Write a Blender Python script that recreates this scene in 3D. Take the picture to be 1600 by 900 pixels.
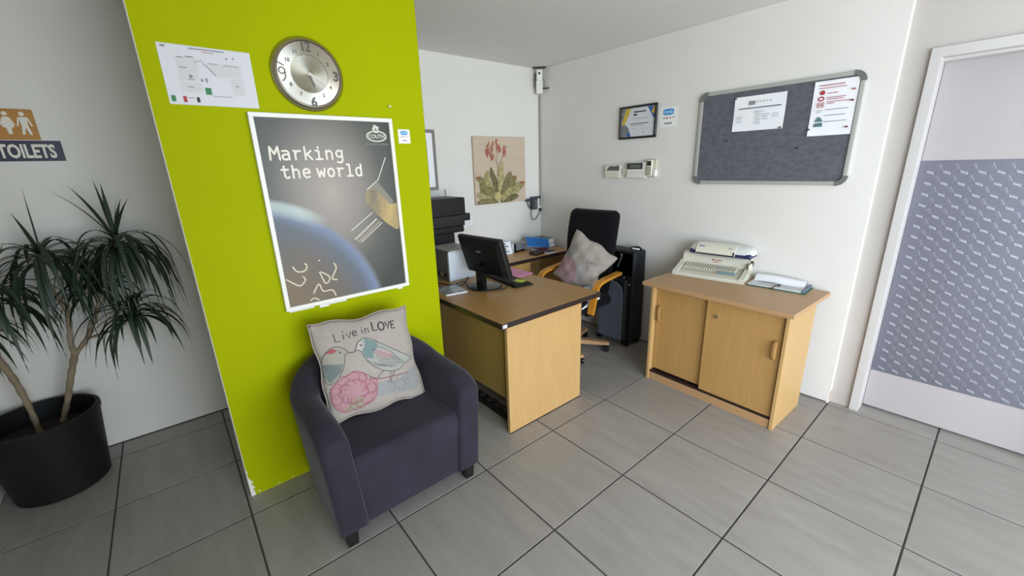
import bpy, bmesh, math, random
from mathutils import Vector, Matrix

for o in list(bpy.data.objects):
    bpy.data.objects.remove(o, do_unlink=True)
SC = bpy.context.scene
COL = SC.collection
PI = math.pi
rnd = random.Random(7)

# ------------------------------------------------------------------ camera
CAM_H = 1.5358
F_PX, YAW, PITCH, ROLL = 640.76, 0.69114, 0.28905, -0.03107
fw = Vector((math.sin(YAW) * math.cos(PITCH), math.cos(YAW) * math.cos(PITCH), -math.sin(PITCH)))
rt = Vector((math.cos(YAW), -math.sin(YAW), 0.0))
up = rt.cross(fw)
cr, sr = math.cos(ROLL), math.sin(ROLL)
R_ = cr * rt + sr * up
U_ = -sr * rt + cr * up
cam_d = bpy.data.cameras.new('camera')
cam_d.sensor_fit = 'HORIZONTAL'
cam_d.sensor_width = 36.0
cam_d.lens = F_PX / 1600.0 * 36.0
cam_d.clip_start = 0.02
cam = bpy.data.objects.new('camera', cam_d)
COL.objects.link(cam)
mw = Matrix.Identity(4)
for i in range(3):
    mw[i][0], mw[i][1], mw[i][2] = R_[i], U_[i], -fw[i]
mw[2][3] = CAM_H
cam.matrix_world = mw
SC.camera = cam

# ------------------------------------------------------------------ world, daylight, exposure
world = bpy.data.worlds.new('world')
SC.world = world
world.use_nodes = True
bg = world.node_tree.nodes['Background']
bg.inputs['Color'].default_value = (0.75, 0.85, 1.0, 1)
bg.inputs['Strength'].default_value = 0.6
SC.view_settings.view_transform = 'Standard'
SC.view_settings.look = 'None'
SC.view_settings.gamma = 1.0
SC.view_settings.use_curve_mapping = False
SC.view_settings.exposure = -0.10


def area(name, loc, target, sx, sy, power, color, spread=180):
    ld = bpy.data.lights.new(name, 'AREA')
    ld.shape = 'RECTANGLE'
    ld.size, ld.size_y = sx, sy
    ld.energy = power
    ld.color = color
    ld.spread = math.radians(spread)
    lo = bpy.data.objects.new(name, ld)
    lo.location = loc
    lo.rotation_euler = (Vector(target) - Vector(loc)).to_track_quat('-Z', 'Y').to_euler()
    COL.objects.link(lo)
    return lo


# daylight entering by the shop front behind the camera: cool sky from above, warm bounce from the pavement
area('daylight_sky', (0.8, -3.40, 1.50), (1.2, 0.5, -0.4), 3.1, 1.3, 140, (0.56, 0.77, 1.0), 150)
area('daylight_ground', (0.8, -3.40, 0.50), (1.2, 0.5, 2.6), 3.1, 0.7, 112, (1.0, 0.86, 0.70))
area('added_side_light', (-0.84, -2.12, 1.2), (3.0, -0.2, 0.55), 2.1, 1.8, 120, (0.78, 0.89, 1.0), 160)  # added light from an unseen side opening, brightens the right wall


# ------------------------------------------------------------------ materials
def lin(c):
    def f(x):
        x /= 255.0
        return x / 12.92 if x <= 0.04045 else ((x + 0.055) / 1.055) ** 2.4
    return (f(c[0]), f(c[1]), f(c[2]), 1.0)


MATS = {}


def mat(name, c, rough=0.6, metal=0.0, vary=None, bump=None, c2=None, aniso=0.0, sheen=0.0, spec=None,
        stretch=(1, 1, 1), detail=4.0, emit=None):
    """vary=(scale, amount) mixes towards c2 by noise; bump=(scale, strength, distance)"""
    if name in MATS:
        return MATS[name]
    m = bpy.data.materials.new(name)
    m.use_nodes = True
    nt = m.node_tree
    b = nt.nodes['Principled BSDF']
    b.inputs['Base Color'].default_value = lin(c)
    b.inputs['Roughness'].default_value = rough
    b.inputs['Metallic'].default_value = metal
    if spec is not None:
        b.inputs['Specular IOR Level'].default_value = spec
    if aniso:
        b.inputs['Anisotropic'].default_value = aniso
    if sheen:
        b.inputs['Sheen Weight'].default_value = sheen
        b.inputs['Sheen Roughness'].default_value = 0.4
    tc = None
    if vary or bump:
        tc = nt.nodes.new('ShaderNodeTexCoord')
        mp = nt.nodes.new('ShaderNodeMapping')
        mp.inputs['Scale'].default_value = stretch
        nt.links.new(tc.outputs['Object'], mp.inputs['Vector'])
    if vary:
        n = nt.nodes.new('ShaderNodeTexNoise')
        n.inputs['Scale'].default_value = vary[0]
        n.inputs['Detail'].default_value = detail
        n.inputs['Roughness'].default_value = 0.6
        nt.links.new(mp.outputs['Vector'], n.inputs['Vector'])
        r = nt.nodes.new('ShaderNodeMapRange')
        r.inputs['From Min'].default_value = 0.3
        r.inputs['From Max'].default_value = 0.7
        r.inputs['To Max'].default_value = vary[1]
        nt.links.new(n.outputs['Fac'], r.inputs['Value'])
        mx = nt.nodes.new('ShaderNodeMix')
        mx.data_type = 'RGBA'
        mx.inputs[6].default_value = lin(c)
        mx.inputs[7].default_value = lin(c2 or tuple(x * 0.8 for x in c))
        nt.links.new(r.outputs['Result'], mx.inputs[0])
        nt.links.new(mx.outputs[2], b.inputs['Base Color'])
    if bump:
        n2 = nt.nodes.new('ShaderNodeTexNoise')
        n2.inputs['Scale'].default_value = bump[0]
        n2.inputs['Detail'].default_value = 5.0
        nt.links.new(mp.outputs['Vector'], n2.inputs['Vector'])
        bp = nt.nodes.new('ShaderNodeBump')
        bp.inputs['Strength'].default_value = bump[1]
        bp.inputs['Distance'].default_value = bump[2]
        nt.links.new(n2.outputs['Fac'], bp.inputs['Height'])
        nt.links.new(bp.outputs['Normal'], b.inputs['Normal'])
    MATS[name] = m
    return m


WALL = mat('wall_paint', (222, 218, 212), 0.55, vary=(1.6, 0.35), c2=(212, 208, 200), bump=(5.0, 0.18, 0.01))
WALLB = mat('wall_paint_back', (222, 220, 212), 0.6, vary=(1.6, 0.35), c2=(211, 208, 198), bump=(5.0, 0.2, 0.01))
CEIL = mat('ceiling_paint', (226, 224, 220), 0.8, vary=(1.0, 0.3), c2=(218, 216, 211))
GREEN = mat('lime_green_paint', (163, 172, 0), 0.65, spec=.06, vary=(2.2, 0.4), c2=(155, 164, 0), bump=(6.0, 0.1, 0.01))
PLASTER = mat('bare_plaster', (225, 222, 214), 0.8)
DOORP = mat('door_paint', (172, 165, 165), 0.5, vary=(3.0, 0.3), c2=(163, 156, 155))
FRAMEP = mat('door_frame_paint', (196, 192, 190), 0.45, vary=(6.0, 0.3), c2=(186, 180, 175))
WALL_DIM = mat('wall_paint_dimmed', (188, 181, 175), 0.6, vary=(1.6, 0.35), c2=(178, 171, 164), bump=(5.0, 0.18, 0.01))  # wall paint toned darker, standing in for weaker light in the recess
ALU = mat('aluminium', (126, 126, 138), 0.5, 0.6, vary=(3.0, 0.5), c2=(112, 112, 124))
ALUB = mat('aluminium_bars', (214, 214, 222), 0.36, 0.8)
GROUT = mat('grout', (66, 62, 60), 0.9)


def wood(name, c, c2, axis, rough=0.42, scale=6.0):
    st = {'z': (14, 14, 0.7), 'y': (14, 0.7, 14), 'x': (0.7, 14, 14)}[axis]
    return mat(name, c, rough, vary=(scale, 0.75), c2=c2, stretch=st, detail=6.0)


OAKZ = wood('oak_laminate_vertical', (194, 158, 104), (180, 142, 88), 'z')
OAKY = wood('oak_laminate_lengthways', (184, 146, 106), (170, 132, 92), 'y')
OAKX = wood('oak_laminate_across', (196, 152, 98), (180, 134, 82), 'x')
OAKD = wood('oak_door_laminate', (186, 146, 88), (172, 130, 74), 'z')
OAKH = wood('oak_handle', (176, 132, 80), (158, 114, 64), 'z', 0.35)
DESKT = wood('desk_top_laminate', (176, 136, 80), (160, 118, 64), 'y', 0.36)
BENT = wood('bent_beech', (206, 142, 48), (184, 120, 36), 'y', 0.3)
EDGE = mat('dark_edging', (38, 26, 26), 0.4)
BLACK = mat('black_plastic', (15, 16, 17), 0.45, spec=.35)
BLACKG = mat('black_gloss_plastic', (18, 19, 21), 0.25)
BLACKF = mat('black_fabric', (11, 11, 15), 0.9, spec=.2, sheen=0.05, bump=(220, 0.3, 0.002))
BAGF = mat('black_nylon', (14, 15, 22), 0.6, bump=(40, 0.25, 0.004))
GREYP = mat('dark_grey_panel', (92, 96, 108), 0.5, vary=(6, 0.4), c2=(78, 82, 92))
SUEDE = mat('aubergine_suede', (54, 48, 59), 0.95, sheen=0.16, spec=.2, vary=(5.0, 0.7), c2=(38, 34, 42), bump=(90, 0.25, 0.003))
FOOT = mat('black_wood_foot', (20, 18, 18), 0.45)
LINEN = mat('linen', (166, 157, 147), 0.9, vary=(30, 0.5), c2=(150, 141, 132), bump=(160, 0.35, 0.003))
LINEN2 = mat('linen_pale', (166, 156, 146), 0.75, vary=(12, 0.5), c2=(150, 140, 131), bump=(60, 0.3, 0.004))
WHITE = mat('white_paper', (236, 236, 238), 0.55)
PAPER = mat('office_paper', (206, 206, 209), 0.5)
WPLAS = mat('white_plastic', (224, 222, 212), 0.4)
CREAM = mat('cream_plastic', (214, 210, 192), 0.45)
CREAM2 = mat('cream_plastic_dark', (196, 190, 168), 0.45)
NAVY = mat('navy_plastic', (44, 46, 88), 0.4)
STEEL = mat('brushed_steel', (196, 192, 180), 0.28, 1.0)
STEELD = mat('dark_steel', (96, 92, 82), 0.4, 1.0)
CHROME = mat('chrome', (210, 210, 210), 0.15, 1.0)
POT = mat('black_pot', (17, 17, 16), 0.6, spec=.3)
SOIL = mat('potting_soil', (34, 28, 22), 0.95, bump=(60, 0.8, 0.01))
BARK = mat('pale_bark', (148, 134, 108), 0.8, vary=(18, 0.8), c2=(112, 98, 76), bump=(50, 0.6, 0.006))
LEAF = mat('dracaena_leaf', (34, 54, 32), 0.5, vary=(6, 0.7), c2=(22, 36, 24))
INK = mat('ink_black', (40, 40, 44), 0.7)
INKG = mat('ink_grey', (130, 130, 134), 0.7)
INKL = mat('ink_light_grey', (186, 187, 188), 0.7)
INKR = mat('ink_red', (170, 60, 66), 0.7)
INKT = mat('ink_teal', (86, 120, 124), 0.7)
INKGR = mat('ink_green', (60, 128, 84), 0.7)
INKB = mat('ink_blue', (44, 132, 196), 0.6)
CABLE = mat('black_cable', (26, 24, 24), 0.5)
GCABLE = mat('grey_cable', (120, 120, 124), 0.5)


# ------------------------------------------------------------------ mesh helpers
XF = {}


class B:
    def __init__(s):
        s.v, s.f, s.k = [], [], 0

    def add(s, vs, fs):
        o = len(s.v)
        s.v += [tuple(v) for v in vs]
        s.f += [tuple(i + o for i in f) for f in fs]
        return s

    def bm(s, bm):
        bm.verts.ensure_lookup_table()
        bm.verts.index_update()
        s.add([v.co[:] for v in bm.verts], [[v.index for v in f.verts] for f in bm.faces])
        bm.free()
        return s

    def box(s, x0, x1, y0, y1, z0, z1, r=0.0, seg=2, rot=None, only=None):
        bm = bmesh.new()
        bmesh.ops.create_cube(bm, size=1.0)
        for v in bm.verts:
            v.co = Vector(((x0 + x1) / 2 + v.co.x * (x1 - x0), (y0 + y1) / 2 + v.co.y * (y1 - y0),
                           (z0 + z1) / 2 + v.co.z * (z1 - z0)))
        if r > 0:
            ed = bm.edges[:]
            if only:
                ax = 'xyz'.index(only)
                ed = [e for e in ed if abs((e.verts[0].co - e.verts[1].co)[ax]) > 1e-6]
            bmesh.ops.bevel(bm, geom=ed, offset=r, segments=seg, affect='EDGES', profile=0.5)
        if rot is not None:
            c = Vector(((x0 + x1) / 2, (y0 + y1) / 2, (z0 + z1) / 2))
            for v in bm.verts:
                v.co = c + rot @ (v.co - c)
        return s.bm(bm)

    def ring(s, c, ax, r, n, up=None):
        ax = Vector(ax).normalized()
        a = Vector(up) if up else (Vector((0, 0, 1)) if abs(ax.z) < 0.9 else Vector((1, 0, 0)))
        e1 = ax.cross(a).normalized()
        e2 = ax.cross(e1).normalized()
        return [Vector(c) + r * (math.cos(2 * PI * i / n) * e1 + math.sin(2 * PI * i / n) * e2) for i in range(n)]

    def cyl(s, p0, p1, r0, r1=None, n=20):
        p0, p1 = Vector(p0), Vector(p1)
        r1 = r0 if r1 is None else r1
        ax = p1 - p0
        a, b = s.ring(p0, ax, r0, n), s.ring(p1, ax, r1, n)
        fs = [(i, (i + 1) % n, n + (i + 1) % n, n + i) for i in range(n)]
        fs += [tuple(range(n))[::-1], tuple(range(n, 2 * n))]
        return s.add(a + b, fs)

    def tube(s, pts, r, n=8):
        pts = [Vector(p) for p in pts]
        rs = r if isinstance(r, (list, tuple)) else [r] * len(pts)
        vs = []
        t = (pts[1] - pts[0]).normalized()
        a = Vector((0, 0, 1)) if abs(t.z) < 0.9 else Vector((1, 0, 0))
        e1 = t.cross(a).normalized()
        for i, p in enumerate(pts):
            t = (pts[min(i + 1, len(pts) - 1)] - pts[max(i - 1, 0)]).normalized()
            e1 = (e1 - t * e1.dot(t)).normalized()
            e2 = t.cross(e1)
            vs += [p + rs[i] * (math.cos(2 * PI * k / n) * e1 + math.sin(2 * PI * k / n) * e2) for k in range(n)]
        m = len(pts)
        fs = [(i * n + k, i * n + (k + 1) % n, (i + 1) * n + (k + 1) % n, (i + 1) * n + k)
              for i in range(m - 1) for k in range(n)]
        fs += [tuple(range(n))[::-1], tuple(range((m - 1) * n, m * n))]
        return s.add(vs, fs)

    def lathe(s, prof, c=(0, 0, 0), n=48, axis='z'):
        vs, m = [], len(prof)
        for (r, z) in prof:
            for k in range(n):
                a = 2 * PI * k / n
                p = (r * math.cos(a), r * math.sin(a), z)
                if axis == 'y':
                    p = (p[0], -p[2], p[1])
                vs.append((p[0] + c[0], p[1] + c[1], p[2] + c[2]))
        fs = [(i * n + k, i * n + (k + 1) % n, (i + 1) * n + (k + 1) % n, (i + 1) * n + k)
              for i in range(m - 1) for k in range(n)]
        fs += [tuple(range(n))[::-1], tuple(range((m - 1) * n, m * n))]
        return s.add(vs, fs)

    def prism(s, pts, plane, a, b):
        """polygon in a plane ('xy','xz','yz'), extruded between a and b on the remaining axis"""
        def p3(p, w):
            return {'xy': (p[0], p[1], w), 'xz': (p[0], w, p[1]), 'yz': (w, p[0], p[1])}[plane]
        n = len(pts)
        vs = [p3(p, a) for p in pts] + [p3(p, b) for p in pts]
        fs = [tuple(range(n))[::-1], tuple(range(n, 2 * n))] + [(i, (i + 1) % n, n + (i + 1) % n, n + i) for i in range(n)]
        return s.add(vs, fs)

    def grid(s, fn, nu, nv, cu=False, cv=False):
        vs = [fn(i / (nu if cu else nu - 1), j / (nv if cv else nv - 1)) for i in range(nu) for j in range(nv)]
        fs = []
        for i in range(nu if cu else nu - 1):
            for j in range(nv if cv else nv - 1):
                fs.append((i * nv + j, ((i + 1) % nu) * nv + j, ((i + 1) % nu) * nv + (j + 1) % nv, i * nv + (j + 1) % nv))
        return s.add(vs, fs)

    # flat drawing on a local XZ sheet that faces -Y; d = height above the sheet
    def poly(s, pts, d=0.0006):
        n = len(pts)
        ar = sum(pts[i][0] * pts[(i + 1) % n][1] - pts[(i + 1) % n][0] * pts[i][1] for i in range(n))
        if ar < 0:
            pts = pts[::-1]
        d += s.k * 1.2e-5
        s.k += 1
        return s.add([(p[0], -d, p[1]) for p in pts], [tuple(range(n))])

    def rect(s, x0, x1, z0, z1, d=0.0006):
        return s.poly([(x0, z0), (x1, z0), (x1, z1), (x0, z1)], d)

    def disc(s, x, z, r, d=0.0006, rz=None, n=20):
        rz = r if rz is None else rz
        return s.poly([(x + r * math.cos(2 * PI * k / n), z + rz * math.sin(2 * PI * k / n)) for k in range(n)], d)

    def stroke(s, pts, w, d=0.0006, closed=False):
        P = [Vector((p[0], p[1])) for p in pts]
        d += s.k * 1.2e-5
        s.k += 1
        n = len(P)
        L = []
        for i in range(n):
            a = P[(i - 1) % n] if (closed or i > 0) else P[i]
            b = P[(i + 1) % n] if (closed or i < n - 1) else P[i]
            t = (b - a)
            t = t.normalized() if t.length > 1e-9 else Vector((1, 0))
            nn = Vector((-t.y, t.x)) * w / 2
            L.append((P[i] + nn, P[i] - nn))
        vs = []
        for l, r in L:
            vs += [(l.x, -d, l.y), (r.x, -d, r.y)]
        fs = [(2 * i, 2 * i + 1, 2 * ((i + 1) % n) + 1, 2 * ((i + 1) % n)) for i in range(n if closed else n - 1)]
        return s.add(vs, fs)

    def pen(s, pts, w, d=0.0006):
        for p, q in zip(pts[:-1], pts[1:]):
            s.stroke([p, q], w, d)
        for p in pts:
            s.disc(p[0], p[1], w / 2, d, n=8)
        return s

    def ellipse(s, x, z, rx, rz, w, d=0.0006, n=36):
        return s.stroke([(x + rx * math.cos(2 * PI * k / n), z + rz * math.sin(2 * PI * k / n)) for k in range(n)], w, d, True)

    def text(s, body, x, z, size, d=0.0006, align='LEFT', sx=1.0, bold=0.0):
        cu = bpy.data.curves.new('lettering', 'FONT')
        cu.body = body
        cu.size = size
        cu.align_x = align
        cu.offset = bold
        cu.resolution_u = 3
        ob = bpy.data.objects.new('lettering', cu)
        COL.objects.link(ob)
        bpy.context.view_layer.update()
        me = bpy.data.meshes.new_from_object(ob.evaluated_get(bpy.context.evaluated_depsgraph_get()))
        s.add([(x + v.co.x * sx, -d, z + v.co.y) for v in me.vertices], [tuple(p.vertices) for p in me.polygons])
        bpy.data.objects.remove(ob, do_unlink=True)
        bpy.data.curves.remove(cu)
        bpy.data.meshes.remove(me)
        return s

    def map(s, fn):
        s.v = [tuple(fn(Vector(v))) for v in s.v]
        return s

    def build(s, name, m, parent=None, smooth=40, recalc=True, world=False, label=None, kind=None, mats=None, fm=None):
        vs = [Vector(v) for v in s.v]
        loc = None
        if parent is None:
            lo = [min(v[i] for v in vs) for i in range(3)]
            hi = [max(v[i] for v in vs) for i in range(3)]
            loc = Vector(((lo[0] + hi[0]) / 2, (lo[1] + hi[1]) / 2, lo[2]))
            vs = [v - loc for v in vs]
        elif world:
            inv = XF[parent.name].inverted()
            vs = [inv @ v for v in vs]
        me = bpy.data.meshes.new(name)
        me.from_pydata([v[:] for v in vs], [], s.f)
        if recalc:
            bm = bmesh.new()
            bm.from_mesh(me)
            bmesh.ops.recalc_face_normals(bm, faces=bm.faces)
            bm.to_mesh(me)
            bm.free()
        if mats:
            for q in mats:
                me.materials.append(q)
            for p in me.polygons:
                p.material_index = fm(p)
        else:
            me.materials.append(m)
        if smooth:
            for p in me.polygons:
                p.use_smooth = True
            me.set_sharp_from_angle(angle=math.radians(smooth))
        me.update()
        ob = bpy.data.objects.new(name, me)
        COL.objects.link(ob)
        if smooth and smooth <= 40 and len(me.polygons) > 6:
            wn = ob.modifiers.new('weighted_normal', 'WEIGHTED_NORMAL')
            wn.keep_sharp = True
        if parent is not None:
            ob.parent = parent
            XF[ob.name] = XF[parent.name].copy()
        else:
            ob.location = loc
            XF[ob.name] = Matrix.Translation(loc)
        if label:
            ob['label'] = label
        if kind:
            ob['kind'] = kind
        return ob


def thing(name, label, cat, loc=(0, 0, 0), rz=0.0, group=None):
    o = bpy.data.objects.new(name, None)
    o.empty_display_size = 0.1
    COL.objects.link(o)
    o.location = loc
    o.rotation_euler = (0, 0, rz)
    o['label'] = label
    o['category'] = cat
    if group:
        o['group'] = group
    XF[o.name] = Matrix.Translation(Vector(loc)) @ Matrix.Rotation(rz, 4, 'Z')
    return o


def tag(o, label, cat, group=None):
    o['label'] = label
    o['category'] = cat
    if group:
        o['group'] = group
    return o


def bez(pts, n=8):
    """Catmull-Rom through points (any dimension)"""
    P = [Vector(p) for p in pts]
    out = []
    for i in range(len(P) - 1):
        p0, p1, p2, p3 = P[max(i - 1, 0)], P[i], P[i + 1], P[min(i + 2, len(P) - 1)]
        for k in range(n):
            t = k / n
            out.append(0.5 * ((2 * p1) + (p2 - p0) * t + (2 * p0 - 5 * p1 + 4 * p2 - p3) * t * t + (3 * p1 - p0 - 3 * p2 + p3) * t ** 3))
    out.append(P[-1])
    return out


RW = -PI / 2     # sheets hung on the right wall: local X runs towards -Y, local -Y looks into the room

# ------------------------------------------------------------------ the setting
XR, XD, YB, YG, ZC, XL, YF = 3.045, 3.080, 3.17, 2.13, 2.42, -0.92, -3.50
GX0, GX1 = 0.043, 1.183


def struct(o, label=None):
    o['kind'] = 'structure'
    if label:
        o['label'] = label
    return o


floor = struct(B().box(XL - .1, XD + .3, YF - .1, YB + .1, -0.10, -0.0022).build('floor', GROUT), 'grey tiled floor with dark grout joints')


def tile_material():
    m = bpy.data.materials.new('porcelain_tile')
    m.use_nodes = True
    nt = m.node_tree
    b = nt.nodes['Principled BSDF']
    tc = nt.nodes.new('ShaderNodeTexCoord')
    oi = nt.nodes.new('ShaderNodeObjectInfo')
    ad = nt.nodes.new('ShaderNodeVectorMath')
    ad.operation = 'ADD'
    sc = nt.nodes.new('ShaderNodeVectorMath')
    sc.operation = 'SCALE'
    cmb = nt.nodes.new('ShaderNodeCombineXYZ')
    nt.links.new(oi.outputs['Random'], cmb.inputs[0])
    nt.links.new(oi.outputs['Random'], cmb.inputs[1])
    nt.links.new(cmb.outputs[0], sc.inputs[0])
    sc.inputs['Scale'].default_value = 37.0
    nt.links.new(tc.outputs['Object'], ad.inputs[0])
    nt.links.new(sc.outputs[0], ad.inputs[1])
    mp = nt.nodes.new('ShaderNodeMapping')
    mp.inputs['Scale'].default_value = (5.0, 0.9, 1.0)
    nt.links.new(ad.outputs[0], mp.inputs['Vector'])
    n = nt.nodes.new('ShaderNodeTexNoise')
    n.inputs['Scale'].default_value = 3.0
    n.inputs['Detail'].default_value = 6.0
    n.inputs['Roughness'].default_value = 0.62
    nt.links.new(mp.outputs[0], n.inputs['Vector'])
    cr_ = nt.nodes.new('ShaderNodeValToRGB')
    cr_.color_ramp.elements[0].position = 0.25
    cr_.color_ramp.elements[0].color = lin((142, 136, 129))
    cr_.color_ramp.elements[1].position = 0.78
    cr_.color_ramp.elements[1].color = lin((162, 156, 149))
    nt.links.new(n.outputs['Fac'], cr_.inputs[0])
    hv = nt.nodes.new('ShaderNodeHueSaturation')
    mr = nt.nodes.new('ShaderNodeMapRange')
    mr.inputs['To Min'].default_value = 0.94
    mr.inputs['To Max'].default_value = 1.05
    nt.links.new(oi.outputs['Random'], mr.inputs['Value'])
    nt.links.new(mr.outputs[0], hv.inputs['Value'])
    nt.links.new(cr_.outputs[0], hv.inputs['Color'])
    nt.links.new(hv.outputs[0], b.inputs['Base Color'])
    b.inputs['Roughness'].default_value = 0.38
    return m


TILE = tile_material()
TX0, TY0, TS, GW = 0.0246, -0.0023, 0.5, 0.0075
tile_cache = {}


def tile(x0, x1, y0, y1):
    x0, x1, y0, y1 = max(x0, XL), min(x1, XD + .12), max(y0, YF), min(y1, YB)
    if x1 - x0 < .02 or y1 - y0 < .02:
        return
    cx, cy, w, h = (x0 + x1) / 2, (y0 + y1) / 2, round(x1 - x0, 3), round(y1 - y0, 3)
    if (w, h) not in tile_cache:
        o = B().box(-w / 2 + GW / 2, w / 2 - GW / 2, -h / 2 + GW / 2, h / 2 - GW / 2, -0.006, 0, 0.0012, 1).build('tile', TILE, floor)
        tile_cache[(w, h)] = o
    else:
        o = tile_cache[(w, h)].copy()
        COL.objects.link(o)
        o.parent = floor
    o.location = Vector((cx, cy, 0)) - floor.location


for i in range(-3, 8):
    for j in range(-9, 8):
        tile(TX0 + i * TS, TX0 + (i + 1) * TS, TY0 + j * TS, TY0 + (j + 1) * TS)

struct(B().box(XL - .1, XD + .3, YF - .1, YB + .1, ZC, ZC + .1).build('ceiling', CEIL))
struct(B().box(XL - .1, XD + .3, YB, YB + .12, -.01, ZC).build('wall_back', WALLB))
struct(B().box(XL - .12, XL, -.95, YB, -.01, ZC).box(XL - .12, XL, YF, -3.3, -.01, ZC).box(XL - .12, XL, -3.3, -.95, 2.25, ZC).build('wall_left', WALLB))
struct(B().box(XL - .09, XL - .03, -3.3, -3.24, 0, 2.25).box(XL - .09, XL - .03, -1.01, -.95, 0, 2.25).box(XL - .09, XL - .03, -3.24, -1.01, 2.19, 2.25)
       .box(XL - .09, XL - .03, -3.24, -1.01, 0, .08).box(XL - .09, XL - .03, -2.16, -2.10, .08, 2.19).build('added_side_window', FRAMEP))  # frame of an added, unseen opening that goes with the side light
struct(B().box(XR, XR + .3, .497, YB, -.01, ZC, .004, 2).build('wall_right', WALL))
# wall of the door recess, in three pieces around the opening
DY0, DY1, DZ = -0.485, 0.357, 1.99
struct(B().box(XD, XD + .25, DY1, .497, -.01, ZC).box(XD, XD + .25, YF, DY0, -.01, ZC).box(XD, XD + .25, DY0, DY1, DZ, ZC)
       .build('wall_right_recess', WALL_DIM))
struct(B().box(XL, -.16, -.95, -.80, -.01, ZC).build('wall_light_blocker', WALL))  # added stub wall, out of view, keeps window light off the left side
# shop front behind the camera
wf = struct(B().box(XL - .1, -.85, YF - .12, YF, -.01, ZC).box(2.45, XD + .3, YF - .12, YF, -.01, ZC)
            .box(-.85, 2.45, YF - .12, YF, 2.25, ZC).build('wall_front', WALL))
w1 = struct(B().box(-.85, -.79, YF - .09, YF - .03, 0, 2.25).box(2.39, 2.45, YF - .09, YF - .03, 0, 2.25)
            .box(-.79, 2.39, YF - .09, YF - .03, 2.19, 2.25).box(-.79, 2.39, YF - .09, YF - .03, 0, .08)
            .box(.77, .83, YF - .09, YF - .03, .08, 2.19).build('window_1', FRAMEP))
# lime green pier, white on its left flank
struct(B().box(GX0, GX1, YG, YG + .14, -.01, ZC, .003, 1).build('wall_partition', GREEN, mats=[GREEN, PLASTER],
       fm=lambda p: 1 if p.normal.x < -.5 else 0), 'lime green painted pier')
chip = B()
for k in range(9):
    cz = .012 + .017 * k + rnd.uniform(-.004, .004)
    w = [.022, .02, .024, .017, .02, .012, .006, .005, .007][k]
    chip.poly([(GX0 + .001, cz - .010), (GX0 + w * .8, cz - .008), (GX0 + w, cz + .002), (GX0 + w * .6, cz + .010), (GX0 + .001, cz + .011)])
for (cx, cz, r) in ((.08, .016, .004), (.17, .010, .003), (.235, .012, .003)):
    chip.disc(cx, cz, r, n=7)
chip.v = [(a, YG + b - .0002, c) for a, b, c in chip.v]
tag(chip.build('paint_chips', PLASTER, smooth=0, kind='stuff'), 'chipped white plaster at the green wall\'s lower left corner', 'paint chips')
# thin dark strips standing for the shadow line where walls meet the floor
struct(B().box(XR - .004, XR, .51, YB, 0, .006).build('shadow_strip_right', GROUT))
struct(B().box(XL, XR, YB - .004, YB, 0, .006).build('shadow_strip_back', GROUT))

# door frame and door with its tread-plate cladding
trim = B()
trim.box(XD - .022, XD + .09, DY1 - .008, DY1 + .038, 0, DZ + .04, .004, 2)
trim.box(XD - .022, XD + .09, DY0 - .038, DY0 + .008, 0, DZ + .04, .004, 2)
trim.box(XD - .022, XD + .09, DY0, DY1, DZ - .008, DZ + .04, .004, 2)
trim.box(XD + .02, XD + .088, DY0, DY1, DZ - .022, DZ - .006, .002, 1)
struct(trim.build('trim_1', FRAMEP), 'white painted door frame')
XP = XD + .088
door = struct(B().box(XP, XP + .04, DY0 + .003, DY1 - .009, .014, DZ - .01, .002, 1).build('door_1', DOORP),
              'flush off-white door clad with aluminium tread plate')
B().box(XP - .002, XP, DY0 + .01, DY1 - .012, .258, 1.497).build('metal_sheet', ALU, door, world=True, label='aluminium tread plate')
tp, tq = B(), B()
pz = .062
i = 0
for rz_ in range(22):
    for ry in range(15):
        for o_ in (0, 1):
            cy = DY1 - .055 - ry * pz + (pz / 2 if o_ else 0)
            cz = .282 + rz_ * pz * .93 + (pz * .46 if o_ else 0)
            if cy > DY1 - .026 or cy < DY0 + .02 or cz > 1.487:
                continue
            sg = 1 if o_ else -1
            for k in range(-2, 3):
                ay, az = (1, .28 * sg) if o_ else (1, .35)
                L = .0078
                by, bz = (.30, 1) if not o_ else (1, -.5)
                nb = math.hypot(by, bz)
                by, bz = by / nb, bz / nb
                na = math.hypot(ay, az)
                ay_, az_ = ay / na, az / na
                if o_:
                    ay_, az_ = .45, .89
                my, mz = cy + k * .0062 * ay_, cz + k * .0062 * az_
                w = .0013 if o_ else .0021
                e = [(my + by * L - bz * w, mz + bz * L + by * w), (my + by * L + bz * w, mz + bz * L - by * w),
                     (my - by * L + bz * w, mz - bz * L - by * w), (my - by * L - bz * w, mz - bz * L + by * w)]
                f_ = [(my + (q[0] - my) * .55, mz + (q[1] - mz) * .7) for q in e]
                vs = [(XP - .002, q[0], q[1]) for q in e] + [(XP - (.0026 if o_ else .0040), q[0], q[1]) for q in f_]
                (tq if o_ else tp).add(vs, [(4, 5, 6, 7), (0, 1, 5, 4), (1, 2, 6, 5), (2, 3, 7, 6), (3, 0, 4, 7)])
tq.build('tread_bars', mat('aluminium_bars_dimmed', (158, 158, 168), .42, .7), door, smooth=0, world=True, kind='stuff', label='tread bars of the other slant, toned duller as less lit')  # same metal; duller colour and lower relief stand in for catching less light
tp.build('tread_bars', ALUB, door, smooth=0, world=True, kind='stuff', label='raised tread bars')

# ------------------------------------------------------------------ armchair
AX, AY = .63, 1.80
arm = thing('armchair', 'dark aubergine suede tub armchair in front of the green wall', 'armchair', (AX, AY, 0))
W, TH, YFR, YS, YBK = .378, .118, -.30, .02, .315


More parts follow.
